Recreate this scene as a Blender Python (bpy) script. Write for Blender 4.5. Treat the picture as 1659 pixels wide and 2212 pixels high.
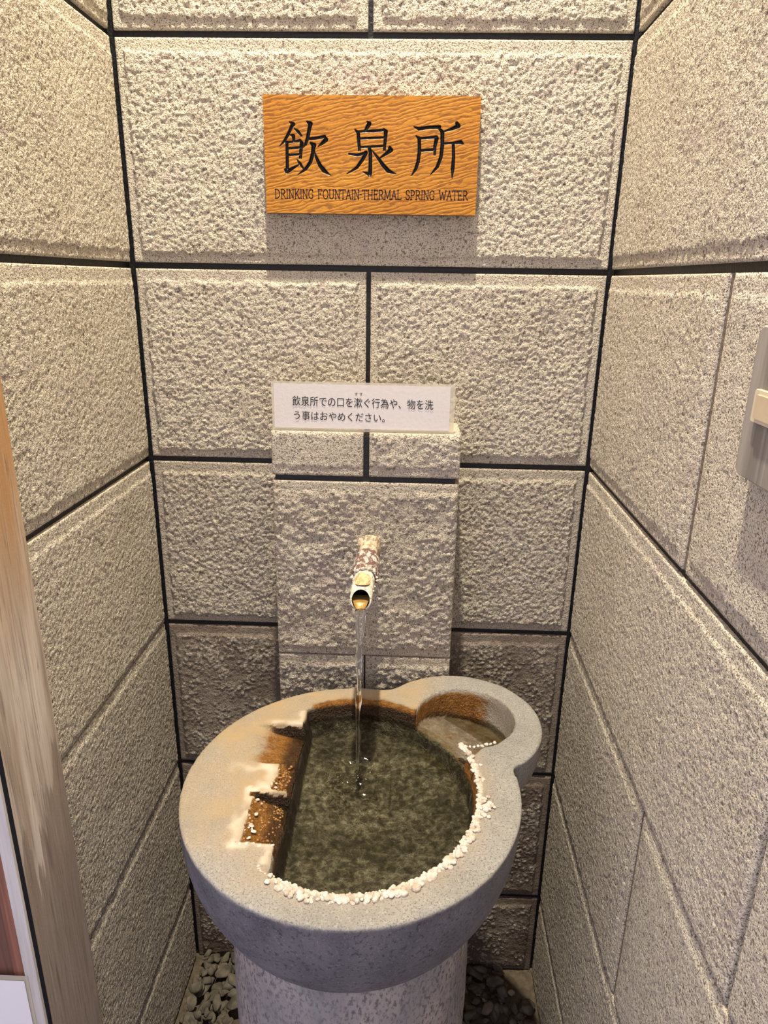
import bpy, math, random
import numpy as np
from mathutils import Matrix, Vector

for o in list(bpy.data.objects):
    bpy.data.objects.remove(o, do_unlink=True)
SC = bpy.context.scene
COL = SC.collection
ZO = 0.19                     # floor (gravel base) is z = 0

# ------------------------------------------------------------------ camera
CAM = np.array([0.0616, -1.1004, 1.2 + ZO])
cd = bpy.data.cameras.new('camera')
cam = bpy.data.objects.new('camera', cd)
COL.objects.link(cam)
cd.sensor_fit = 'VERTICAL'
cd.sensor_height = 32.0
cd.lens = 1496.07 * 32.0 / 2212.0
cd.clip_start = 0.02
rx = Vector((0.9993, 0.0353, 0.0156)); up = Vector((-0.0260, 0.3171, 0.9480)); fw = Vector((-0.0285, 0.9477, -0.3178))
m = Matrix.Identity(4)
for i in range(3):
    m[i][0] = rx[i]; m[i][1] = up[i]; m[i][2] = -fw[i]; m[i][3] = CAM[i]
cam.matrix_world = m
SC.camera = cam

# ------------------------------------------------------------------ world + exposure
SC.view_settings.view_transform = 'Standard'
SC.view_settings.look = 'None'
SC.view_settings.gamma = 1.0
SC.view_settings.use_curve_mapping = False
SC.view_settings.exposure = 0.12
w = bpy.data.worlds.new('world'); SC.world = w
w.use_nodes = True
bg = w.node_tree.nodes['Background']
bg.inputs[0].default_value = (0.90, 0.84, 1.0, 1)
bg.inputs[1].default_value = 1.0
cy = SC.cycles
cy.max_bounces = 6; cy.diffuse_bounces = 3; cy.glossy_bounces = 3; cy.transmission_bounces = 6; cy.transparent_max_bounces = 8
cy.caustics_reflective = False
LAMP_POWER = 77.0
LAMP_COLOR = (1.0, 0.90, 0.70)
LAMP_POS = (-0.005, -0.50, 3.0 + ZO)
CEIL = 3.06

# ------------------------------------------------------------------ numpy noise
_lat = {}
def vn(x, y, s, seed=0):
    """value noise 0..1 at wavelength s"""
    if seed not in _lat:
        _lat[seed] = np.random.default_rng(seed + 11).random((256, 256))
    L = _lat[seed]
    X = np.asarray(x) / s + 57.3; Y = np.asarray(y) / s + 91.7
    xi = np.floor(X).astype(int); yi = np.floor(Y).astype(int)
    fx = X - xi; fy = Y - yi
    fx = fx * fx * (3 - 2 * fx); fy = fy * fy * (3 - 2 * fy)
    a = L[xi % 256, yi % 256]; b = L[(xi + 1) % 256, yi % 256]
    c = L[xi % 256, (yi + 1) % 256]; d = L[(xi + 1) % 256, (yi + 1) % 256]
    return (a * (1 - fx) + b * fx) * (1 - fy) + (c * (1 - fx) + d * fx) * fy
def vn3(p, s, seed=0):
    return (vn(p[:, 0], p[:, 1], s, seed) + vn(p[:, 1], p[:, 2], s, seed + 1) + vn(p[:, 2], p[:, 0], s, seed + 2)) / 3.0
_graintab = {}
def grains(u, v, s, seed, thr=None):
    """popcorn of rounded grains on a jittered lattice of pitch s: height 0..1"""
    if seed not in _graintab:
        _graintab[seed] = np.random.default_rng(seed + 500).random((256, 256, 4))
    L = _graintab[seed]
    X = u / s + 40.2; Y = v / s + 71.9
    xi = np.floor(X).astype(int); yi = np.floor(Y).astype(int)
    best = np.zeros_like(X)
    for a in (-1, 0, 1):
        for b in (-1, 0, 1):
            c = L[(xi + a) % 256, (yi + b) % 256]
            dx = X - (xi + a + c[..., 0]); dy = Y - (yi + b + c[..., 1])
            rad = 0.55 + 0.5 * c[..., 2]
            hgt = (0.35 + 0.65 * c[..., 3]) if thr is None else np.clip((c[..., 3] - thr) * 3.0, 0, 1) * (0.5 + 0.5 * c[..., 2])
            best = np.maximum(best, hgt * np.clip(1 - (dx * dx + dy * dy) / (rad * rad), 0, 1) ** 0.7)
    return best
def sst(a, b, x):
    t = np.clip((x - a) / (b - a), 0, 1)
    return t * t * (3 - 2 * t)

# ------------------------------------------------------------------ mesh helpers
def mesh(name, verts, faces, smooth=True):
    me = bpy.data.meshes.new(name)
    verts = np.asarray(verts, dtype=np.float32)
    if isinstance(faces, np.ndarray):
        nf, k = faces.shape
        me.vertices.add(len(verts)); me.vertices.foreach_set('co', verts.ravel())
        me.loops.add(nf * k); me.loops.foreach_set('vertex_index', faces.astype(np.int32).ravel())
        me.polygons.add(nf)
        me.polygons.foreach_set('loop_start', np.arange(0, nf * k, k, dtype=np.int32))
        me.polygons.foreach_set('loop_total', np.full(nf, k, dtype=np.int32))
        me.update(calc_edges=True)
        me.validate()
    else:
        me.from_pydata([tuple(v) for v in verts], [], faces)
        me.update()
    me.polygons.foreach_set('use_smooth', np.full(len(me.polygons), smooth, dtype=bool))
    return me
def attr(me, name, vals):
    a = me.attributes.new(name, 'FLOAT', 'POINT')
    a.data.foreach_set('value', np.asarray(vals, dtype=np.float32))
def link(name, me, mat=None, parent=None):
    o = bpy.data.objects.new(name, me)
    if mat is not None:
        me.materials.clear(); me.materials.append(mat)
    COL.objects.link(o)
    if parent is not None:
        o.parent = parent
    return o
def tag(o, label, cat=None, group=None, kind=None):
    o['label'] = label
    if cat: o['category'] = cat
    if group: o['group'] = group
    if kind: o['kind'] = kind
    return o
def empty(name, loc=(0, 0, 0)):
    o = bpy.data.objects.new(name, None); o.empty_display_size = 0.05
    COL.objects.link(o); o.location = loc
    return o
def box_geo(x0, x1, y0, y1, z0, z1, b=0.0):
    """box, optionally with chamfered vertical+horizontal edges"""
    if b <= 0:
        v = [(x, y, z) for z in (z0, z1) for y in (y0, y1) for x in (x0, x1)]
        f = [(0, 2, 3, 1), (4, 5, 7, 6), (0, 1, 5, 4), (2, 6, 7, 3), (0, 4, 6, 2), (1, 3, 7, 5)]
        return v, f
    import bmesh
    bm = bmesh.new()
    v, f = box_geo(x0, x1, y0, y1, z0, z1)
    vs = [bm.verts.new(p) for p in v]
    for q in f: bm.faces.new([vs[i] for i in q])
    bmesh.ops.bevel(bm, geom=bm.edges[:], offset=b, segments=2, affect='EDGES')
    v = [tuple(p.co) for p in bm.verts]; bm.verts.index_update()
    f = [tuple(p.index for p in q.verts) for q in bm.faces]
    bm.free()
    return v, f
def box(name, x0, x1, y0, y1, z0, z1, mat, parent=None, b=0.0, smooth=False):
    v, f = box_geo(x0, x1, y0, y1, z0, z1, b)
    return link(name, mesh(name, v, f, smooth), mat, parent)
def grid_faces(nu, nv, off=0):
    i, j = np.meshgrid(np.arange(nu - 1), np.arange(nv - 1), indexing='ij')
    a = i * nv + j
    return np.stack([a, a + nv, a + nv + 1, a + 1], -1).reshape(-1, 4) + off

# ------------------------------------------------------------------ materials
def newmat(name):
    mt = bpy.data.materials.new(name); mt.use_nodes = True
    nt = mt.node_tree
    b = nt.nodes['Principled BSDF']
    return mt, nt, b
def N(nt, typ, **kw):
    n = nt.nodes.new(typ)
    for k, v in kw.items():
        if k in n.inputs: n.inputs[k].default_value = v
        else: setattr(n, k, v)
    return n
def noise(nt, vec, scale, detail=3.0, rough=0.55, dist=0.0):
    n = N(nt, 'ShaderNodeTexNoise'); n.inputs['Scale'].default_value = scale
    n.inputs['Detail'].default_value = detail; n.inputs['Roughness'].default_value = rough
    n.inputs['Distortion'].default_value = dist
    nt.links.new(vec, n.inputs['Vector'])
    return n.outputs['Fac']
def ramp(nt, fac, pts):
    r = nt.nodes.new('ShaderNodeValToRGB')
    el = r.color_ramp.elements
    while len(el) < len(pts): el.new(0.5)
    for e, (p, c) in zip(el, pts):
        e.position = p
        e.color = (c, c, c, 1) if not isinstance(c, (tuple, list)) else (*c, 1)
    nt.links.new(fac, r.inputs[0])
    return r.outputs[0]
def mix(nt, fac, a, b, mode='MIX'):
    n = nt.nodes.new('ShaderNodeMix'); n.data_type = 'RGBA'; n.blend_type = mode
    for idx, v in ((0, fac), (6, a), (7, b)):
        if isinstance(v, (int, float)): n.inputs[idx].default_value = v
        elif isinstance(v, tuple): n.inputs[idx].default_value = (*v, 1) if len(v) == 3 else v
        else: nt.links.new(v, n.inputs[idx])
    return n.outputs[2]
def math_(nt, op, a, b=0.0, c=None):
    n = nt.nodes.new('ShaderNodeMath'); n.operation = op
    for i, v in enumerate((a, b) + ((c,) if c is not None else ())):
        if isinstance(v, (int, float)): n.inputs[i].default_value = v
        else: nt.links.new(v, n.inputs[i])
    return n.outputs[0]
def bump(nt, h, strength, dist, base=None):
    n = nt.nodes.new('ShaderNodeBump'); n.inputs['Strength'].default_value = strength
    n.inputs['Distance'].default_value = dist
    nt.links.new(h, n.inputs['Height'])
    if base is not None: nt.links.new(base, n.inputs['Normal'])
    return n.outputs[0]
def pos(nt): return N(nt, 'ShaderNodeNewGeometry').outputs['Position']
def objc(nt): return N(nt, 'ShaderNodeTexCoord').outputs['Object']
def scaled(nt, vec, s):
    n = nt.nodes.new('ShaderNodeMapping'); n.inputs['Scale'].default_value = s
    nt.links.new(vec, n.inputs['Vector']); return n.outputs[0]
def attrf(nt, name, typ='GEOMETRY'):
    n = nt.nodes.new('ShaderNodeAttribute'); n.attribute_name = name; n.attribute_type = typ
    return n.outputs['Fac']

def stone_wall_mat():
    mt, nt, b = newmat('speckled_wall_stone')
    p = pos(nt)
    c = ramp(nt, noise(nt, p, 7, 4), [(0.3, (0.60, 0.54, 0.43)), (0.52, (0.68, 0.62, 0.505)), (0.75, (0.63, 0.575, 0.49))])
    # granular pepper specks
    fine = noise(nt, p, 560, 2, 0.6)
    c = mix(nt, ramp(nt, fine, [(0.37, 0.9), (0.47, 0.0)]), c, (0.11, 0.088, 0.07))
    med = noise(nt, p, 270, 3, 0.65)
    c = mix(nt, ramp(nt, med, [(0.33, 0.85), (0.44, 0.0)]), c, (0.13, 0.10, 0.08))
    c = mix(nt, ramp(nt, noise(nt, p, 380, 2), [(0.56, 0.0), (0.68, 0.7)]), c, (0.80, 0.71, 0.56))
    vor = N(nt, 'ShaderNodeTexVoronoi'); vor.inputs['Scale'].default_value = 75; nt.links.new(p, vor.inputs['Vector'])
    c = mix(nt, ramp(nt, vor.outputs['Distance'], [(0.12, 0.75), (0.20, 0.0)]), c, (0.15, 0.11, 0.09))
    pale = noise(nt, p, 22, 3, 0.6)
    c = mix(nt, ramp(nt, pale, [(0.54, 0.0), (0.72, 0.42)]), c, (0.44, 0.36, 0.345))
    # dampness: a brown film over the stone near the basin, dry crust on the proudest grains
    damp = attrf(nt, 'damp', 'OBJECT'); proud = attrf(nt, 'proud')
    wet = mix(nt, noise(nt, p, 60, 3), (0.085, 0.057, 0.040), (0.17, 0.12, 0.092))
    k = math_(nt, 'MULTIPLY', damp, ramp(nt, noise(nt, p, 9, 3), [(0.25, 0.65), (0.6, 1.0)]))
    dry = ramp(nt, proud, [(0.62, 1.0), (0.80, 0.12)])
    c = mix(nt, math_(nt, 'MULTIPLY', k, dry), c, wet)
    nt.links.new(c, b.inputs['Base Color'])
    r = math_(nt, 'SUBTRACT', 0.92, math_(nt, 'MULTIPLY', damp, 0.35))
    nt.links.new(r, b.inputs['Roughness'])
    b.inputs['Specular IOR Level'].default_value = 0.25
    h = math_(nt, 'ADD', math_(nt, 'MULTIPLY', fine, 0.5), med)
    nt.links.new(bump(nt, h, 1.0, 0.0034), b.inputs['Normal'])
    return mt
M_STONE = stone_wall_mat()

def plain(name, col, rough=0.6, spec=0.5, metal=0.0, nscale=0, namt=0.15, bstr=0.0):
    mt, nt, b = newmat(name)
    b.inputs['Roughness'].default_value = rough; b.inputs['Metallic'].default_value = metal
    b.inputs['Specular IOR Level'].default_value = spec
    sc = nscale or 60
    n = noise(nt, pos(nt), sc, 4)
    lo = tuple(max(0, x * (1 - namt)) for x in col); hi = tuple(min(1, x * (1 + namt)) for x in col)
    nt.links.new(ramp(nt, n, [(0.3, lo), (0.7, hi)]), b.inputs['Base Color'])
    if bstr: nt.links.new(bump(nt, n, bstr, 0.002), b.inputs['Normal'])
    return mt
M_JOINT = plain('black_joint_sealant', (0.008, 0.0075, 0.008), 0.45, 0.4, nscale=300, namt=0.7, bstr=0.6)
M_GROUT = plain('brown_joint_mortar', (0.17, 0.135, 0.11), 0.9, 0.2, nscale=200, namt=0.4, bstr=0.5)

def basin_mat():
    mt, nt, b = newmat('basin_granite')
    p = pos(nt)
    c = ramp(nt, noise(nt, p, 16, 4, 0.6), [(0.3, (0.245, 0.235, 0.22)), (0.55, (0.31, 0.295, 0.27)), (0.75, (0.275, 0.265, 0.255))])
    fine = noise(nt, p, 480, 2, 0.6)
    c = mix(nt, ramp(nt, fine, [(0.36, 0.75), (0.47, 0.0)]), c, (0.11, 0.105, 0.10))
    med = noise(nt, p, 190, 3, 0.6)
    c = mix(nt, ramp(nt, med, [(0.3, 0.5), (0.42, 0.0)]), c, (0.2, 0.19, 0.185))
    c = mix(nt, ramp(nt, noise(nt, p, 300, 2), [(0.58, 0.0), (0.70, 0.35)]), c, (0.52, 0.50, 0.45))
    # mineral staining carried by the water
    tan = attrf(nt, 'tan'); rust = attrf(nt, 'rust'); pale = attrf(nt, 'pale'); deep = attrf(nt, 'deep')
    c = mix(nt, math_(nt, 'MULTIPLY', tan, ramp(nt, noise(nt, p, 28, 4), [(0.3, 0.35), (0.65, 0.85)])), c, (0.40, 0.285, 0.15))
    c = mix(nt, pale, c, (0.60, 0.51, 0.40))
    rc = ramp(nt, math_(nt, 'ADD', math_(nt, 'MULTIPLY', noise(nt, p, 75, 4, 0.6), 0.5), math_(nt, 'MULTIPLY', noise(nt, p, 330, 3, 0.6), 0.5)), [(0.3, (0.11, 0.040, 0.009)), (0.5, (0.27, 0.115, 0.022)), (0.72, (0.43, 0.22, 0.065))])
    rn = ramp(nt, math_(nt, 'ADD', rust, math_(nt, 'MULTIPLY', math_(nt, 'SUBTRACT', noise(nt, p, 110, 4), 0.5), 0.7)), [(0.30, 0.0), (0.60, 1.0)])
    c = mix(nt, rn, c, rc)
    dc = ramp(nt, math_(nt, 'ADD', math_(nt, 'MULTIPLY', noise(nt, p, 105, 5, 0.68, 0.4), 0.72), math_(nt, 'MULTIPLY', noise(nt, p, 18, 3), 0.28)), [(0.37, (0.025, 0.022, 0.015)), (0.47, (0.075, 0.067, 0.048)), (0.56, (0.19, 0.18, 0.145)), (0.68, (0.42, 0.41, 0.36))])
    dc = mix(nt, ramp(nt, fine, [(0.35, 0.6), (0.5, 0.0)]), dc, (0.03, 0.026, 0.018))
    c = mix(nt, deep, c, dc)
    side = attrf(nt, 'side')  # outer sides: darker bluish stone, with the front's shade put into its colour
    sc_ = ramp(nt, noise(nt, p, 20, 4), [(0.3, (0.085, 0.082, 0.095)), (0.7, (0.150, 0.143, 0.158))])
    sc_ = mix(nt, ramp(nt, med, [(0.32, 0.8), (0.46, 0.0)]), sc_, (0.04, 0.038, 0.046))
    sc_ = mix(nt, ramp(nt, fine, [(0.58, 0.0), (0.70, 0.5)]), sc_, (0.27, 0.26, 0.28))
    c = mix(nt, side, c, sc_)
    rim = attrf(nt, 'wetband')
    c = mix(nt, rim, c, mix(nt, ramp(nt, fine, [(0.45, 0.0), (0.6, 1.0)]), (0.012, 0.007, 0.004), (0.050, 0.026, 0.012)))
    nt.links.new(c, b.inputs['Base Color'])
    nt.links.new(math_(nt, 'SUBTRACT', 0.85, math_(nt, 'MULTIPLY', math_(nt, 'MAXIMUM', rim, rust), 0.45)), b.inputs['Roughness'])
    b.inputs['Specular IOR Level'].default_value = 0.3
    h = math_(nt, 'ADD', math_(nt, 'MULTIPLY', fine, 0.5), med)
    bs = bump(nt, h, 0.4, 0.0013)
    cr = math_(nt, 'MULTIPLY', rust, noise(nt, p, 260, 3, 0.7))
    nt.links.new(bump(nt, cr, 1.0, 0.009, bs), b.inputs['Normal'])
    return mt
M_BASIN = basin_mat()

def pedestal_mat():
    mt, nt, b = newmat('pedestal_granite')
    p = scaled(nt, pos(nt), (1, 1, 0.55))
    c = ramp(nt, noise(nt, p, 26, 4), [(0.3, (0.25, 0.235, 0.235)), (0.6, (0.39, 0.345, 0.32))])
    c = mix(nt, ramp(nt, noise(nt, p, 210, 4, 0.68), [(0.38, 0.9), (0.51, 0.0)]), c, (0.085, 0.08, 0.088))
    c = mix(nt, ramp(nt, noise(nt, p, 12, 3), [(0.45, 0.0), (0.65, 0.6)]), c, (0.19, 0.185, 0.20))
    nt.links.new(c, b.inputs['Base Color']); b.inputs['Roughness'].default_value = 0.85
    nt.links.new(bump(nt, noise(nt, p, 240, 4), 0.5, 0.002), b.inputs['Normal'])
    return mt
M_PED = pedestal_mat()

def crust_mat():
    mt, nt, b = newmat('white_mineral_crust')
    p = pos(nt)
    c = ramp(nt, noise(nt, p, 90, 3), [(0.3, (0.46, 0.37, 0.28)), (0.6, (0.64, 0.60, 0.55))])
    nt.links.new(c, b.inputs['Base Color']); b.inputs['Roughness'].default_value = 0.8
    nt.links.new(bump(nt, noise(nt, p, 500, 3), 0.6, 0.0015), b.inputs['Normal'])
    return mt
M_CRUST = crust_mat()

def water_mat(name, tint, rough, ior=1.33):
    """clear water: Fresnel reflection over see-through body"""
    mt, nt, b = newmat(name)
    nt.nodes.remove(b)
    out = nt.nodes['Material Output']
    fr = N(nt, 'ShaderNodeFresnel'); fr.inputs['IOR'].default_value = ior
    tr = N(nt, 'ShaderNodeBsdfTransparent'); tr.inputs['Color'].default_value = (*tint, 1)
    gl = N(nt, 'ShaderNodeBsdfGlossy'); gl.inputs['Roughness'].default_value = rough
    mx = N(nt, 'ShaderNodeMixShader')
    nt.links.new(fr.outputs[0], mx.inputs[0]); nt.links.new(tr.outputs[0], mx.inputs[1]); nt.links.new(gl.outputs[0], mx.inputs[2])
    nt.links.new(mx.outputs[0], out.inputs['Surface'])
    return mt, nt, fr, gl
M_WATER, _nt, _fr, _gl = water_mat('pool_water', (0.78, 0.76, 0.66), 0.07)
_b = bump(_nt, noise(_nt, pos(_nt), 95, 3, 0.55, 0.6), 0.25, 0.003)
_nt.links.new(_b, _fr.inputs['Normal']); _nt.links.new(_b, _gl.inputs['Normal'])

def stream_mat():
    mt, nt, b = newmat('falling_water')
    b.inputs['Base Color'].default_value = (0.95, 0.96, 0.97, 1)
    b.inputs['Roughness'].default_value = 0.04
    b.inputs['IOR'].default_value = 1.33
    b.inputs['Transmission Weight'].default_value = 1.0
    nt.links.new(bump(nt, noise(nt, scaled(nt, pos(nt), (1, 1, 0.12)), 260, 2), 0.4, 0.002), b.inputs['Normal'])
    return mt
M_STREAM = stream_mat()

def sign_wood():
    mt, nt, b = newmat('orange_varnished_wood')
    t = objc(nt)
    # grain runs along the board and climbs to the right
    mp = nt.nodes.new('ShaderNodeMapping'); mp.inputs['Rotation'].default_value = (0, math.radians(12), 0)
    nt.links.new(t, mp.inputs['Vector'])
    wv = nt.nodes.new('ShaderNodeTexWave'); wv.wave_type = 'BANDS'; wv.bands_direction = 'Z'
    wv.inputs['Scale'].default_value = 60; wv.inputs['Distortion'].default_value = 16.0
    wv.inputs['Detail'].default_value = 4.0; wv.inputs['Detail Scale'].default_value = 0.8; wv.inputs['Detail Roughness'].default_value = 0.6
    nt.links.new(scaled(nt, mp.outputs[0], (0.30, 1, 1)), wv.inputs['Vector'])
    st = noise(nt, scaled(nt, mp.outputs[0], (60, 60, 500)), 1.0, 4, 0.65, 0.3)
    big = noise(nt, scaled(nt, t, (5, 5, 14)), 1.0, 3)
    c = ramp(nt, big, [(0.3, (0.42, 0.16, 0.010)), (0.7, (0.55, 0.245, 0.022))])
    c = mix(nt, ramp(nt, wv.outputs['Fac'], [(0.05, 0.75), (0.30, 0.0)]), c, (0.20, 0.068, 0.010))
    c = mix(nt, ramp(nt, st, [(0.34, 0.75), (0.47, 0.0)]), c, (0.22, 0.075, 0.010))
    c = mix(nt, ramp(nt, st, [(0.56, 0.0), (0.75, 0.45)]), c, (0.55, 0.28, 0.055))
    pnt = attrf(nt, 'paint')
    k = ramp(nt, pnt, [(0.25, 0.0), (0.6, 1.0)])
    c = mix(nt, k, c, (0.010, 0.009, 0.010))
    nt.links.new(c, b.inputs['Base Color'])
    nt.links.new(math_(nt, 'SUBTRACT', 0.5, math_(nt, 'MULTIPLY', k, 0.22)), b.inputs['Roughness'])
    b.inputs['Specular IOR Level'].default_value = 0.4
    nt.links.new(bump(nt, wv.outputs['Fac'], 0.25, 0.001), b.inputs['Normal'])
    return mt
M_SIGN = sign_wood()
M_INK = plain('black_lettering', (0.012, 0.010, 0.012), 0.5, 0.3)
M_INK2 = plain('dark_brown_lettering', (0.030, 0.010, 0.014), 0.5, 0.3)

def old_wood(name, stops, top=None, vert=True, dark=0.5, low=None):
    mt, nt, b = newmat(name)
    p = pos(nt)
    s = (90, 90, 3.0) if vert else (3, 90, 90)
    g = noise(nt, scaled(nt, p, s), 1.0, 5, 0.6, 0.6)
    g2 = noise(nt, scaled(nt, p, tuple(x * 3 for x in s)), 1.0, 3)
    fl = noise(nt, scaled(nt, p, (26, 26, 2.2)), 1.0, 3, 0.5, 1.2)
    c = ramp(nt, fl, stops)
    c = mix(nt, ramp(nt, g, [(0.32, dark), (0.5, 0.0)]), c, tuple(x * 0.35 for x in stops[0][1]))
    c = mix(nt, ramp(nt, g2, [(0.55, 0.0), (0.75, 0.3)]), c, tuple(min(1, x * 1.35) for x in stops[-1][1]))
    if top is not None:
        z0, z1, col = top
        sx = N(nt, 'ShaderNodeSeparateXYZ'); nt.links.new(p, sx.inputs[0])
        h = math_(nt, 'ADD', sx.outputs['Z'], math_(nt, 'MULTIPLY', math_(nt, 'SUBTRACT', noise(nt, scaled(nt, p, (18, 18, 3)), 1.0, 4), 0.5), 0.55))
        k = math_(nt, 'DIVIDE', math_(nt, 'SUBTRACT', h, z0), z1 - z0)
        c = mix(nt, ramp(nt, k, [(0.0, 0.0), (1.0, 1.0)]), c, mix(nt, g, tuple(x * 0.65 for x in col), col))
    if low is not None:
        z0, z1, col = low
        h = math_(nt, 'ADD', sx.outputs['Z'], math_(nt, 'MULTIPLY', math_(nt, 'SUBTRACT', noise(nt, scaled(nt, p, (45, 45, 4)), 1.0, 3, 0.5), 0.5), 0.75))
        k = math_(nt, 'DIVIDE', math_(nt, 'SUBTRACT', h, z0), z1 - z0)
        c = mix(nt, ramp(nt, k, [(0.35, 0.0), (0.5, 0.85)]), c, mix(nt, g, tuple(x * 0.6 for x in col), tuple(x * 1.25 for x in col)))
        c = mix(nt, ramp(nt, noise(nt, p, 900, 2), [(0.60, 0.0), (0.72, 0.35)]), c, (0.66, 0.60, 0.52))
        g3 = noise(nt, scaled(nt, p, (230, 230, 9)), 1.0, 4, 0.65, 1.2)
        c = mix(nt, ramp(nt, g3, [(0.33, 0.55), (0.46, 0.0)]), c, (0.13, 0.095, 0.075))
        c = mix(nt, ramp(nt, g3, [(0.58, 0.0), (0.72, 0.35)]), c, (0.62, 0.55, 0.47))
    nt.links.new(c, b.inputs['Base Color']); b.inputs['Roughness'].default_value = 0.8
    nt.links.new(bump(nt, math_(nt, 'ADD', g, math_(nt, 'MULTIPLY', g2, 0.4)), 0.5, 0.002), b.inputs['Normal'])
    return mt
M_POST = old_wood('weathered_post_wood', [(0.35, (0.43, 0.345, 0.27)), (0.50, (0.55, 0.475, 0.40)), (0.68, (0.68, 0.61, 0.53))], top=(0.78 + ZO, 1.08 + ZO, (0.56, 0.31, 0.13)), low=(0.66 + ZO, 0.50 + ZO, (0.30, 0.235, 0.19)))
M_CASING = old_wood('pale_casing_wood', [(0.35, (0.46, 0.43, 0.40)), (0.65, (0.60, 0.57, 0.54))], dark=0.2)
M_DOOR = old_wood('reddish_door_wood', [(0.35, (0.20, 0.075, 0.045)), (0.65, (0.34, 0.15, 0.09))])
M_DOORD = old_wood('dark_red_door_wood', [(0.35, (0.10, 0.040, 0.028)), (0.65, (0.17, 0.075, 0.05))])
M_GREYW = old_wood('grey_switch_board_wood', [(0.35, (0.20, 0.18, 0.155)), (0.65, (0.36, 0.33, 0.29))], dark=0.4)
M_GAP_SHADE = plain('painted_gap_shade', (0.02, 0.02, 0.028), 0.9, 0.1)  # near-black colour that paints the shade between casing and post
M_CREAM = plain('cream_plastic', (0.62, 0.54, 0.39), 0.35, 0.5, namt=0.05)
M_CREAM2 = plain('cream_rocker_plastic', (0.55, 0.44, 0.29), 0.3, 0.5, namt=0.08)
def paper_mat(name, col):
    mt, nt, b = newmat(name)
    b.inputs['Base Color'].default_value = (*col, 1); b.inputs['Roughness'].default_value = 0.45
    nt.links.new(bump(nt, noise(nt, pos(nt), 180, 3), 0.15, 0.002), b.inputs['Normal'])
    return mt
M_PAPER = paper_mat('white_paper', (0.72, 0.68, 0.66))
M_PAPER2 = paper_mat('white_notice_paper', (0.78, 0.77, 0.80))
def film_mat():
    mt, nt, b = newmat('clear_laminate_film')
    nt.nodes.remove(b); out = nt.nodes['Material Output']
    tr = N(nt, 'ShaderNodeBsdfTransparent'); tr.inputs['Color'].default_value = (0.93, 0.91, 0.85, 1)
    df = N(nt, 'ShaderNodeBsdfDiffuse'); df.inputs['Color'].default_value = (0.85, 0.80, 0.66, 1)
    gl = N(nt, 'ShaderNodeBsdfGlossy'); gl.inputs['Roughness'].default_value = 0.2
    m1 = N(nt, 'ShaderNodeMixShader'); m1.inputs[0].default_value = 0.35
    nt.links.new(tr.outputs[0], m1.inputs[1]); nt.links.new(df.outputs[0], m1.inputs[2])
    m2 = N(nt, 'ShaderNodeMixShader'); m2.inputs[0].default_value = 0.05
    nt.links.new(m1.outputs[0], m2.inputs[1]); nt.links.new(gl.outputs[0], m2.inputs[2])
    nt.links.new(m2.outputs[0], out.inputs['Surface'])
    return mt
M_FILM = film_mat()

# ------------------------------------------------------------------ walls
W2 = 0.36
SEAMS = [-0.1895, 0.0105, 0.3117, 0.6129, 0.9141, 1.2153, 1.5165, 1.8177, 2.1189, 2.4201, 2.7213, CEIL]
aL, aR = -0.0094, -0.0194
def frame(o, u, n):
    return np.array(o, float), np.array(u, float) / np.linalg.norm(u), np.array(n, float) / np.linalg.norm(n)
FB = frame((-W2, 0, 0), (1, 0, 0), (0, -1, 0))
FL = frame((-W2, 0, 0), (math.tan(aL), -1, 0), (1, math.tan(aL), 0))
FR = frame((W2, 0, 0), (math.tan(aR), -1, 0), (-1, -math.tan(aR), 0))

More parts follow.
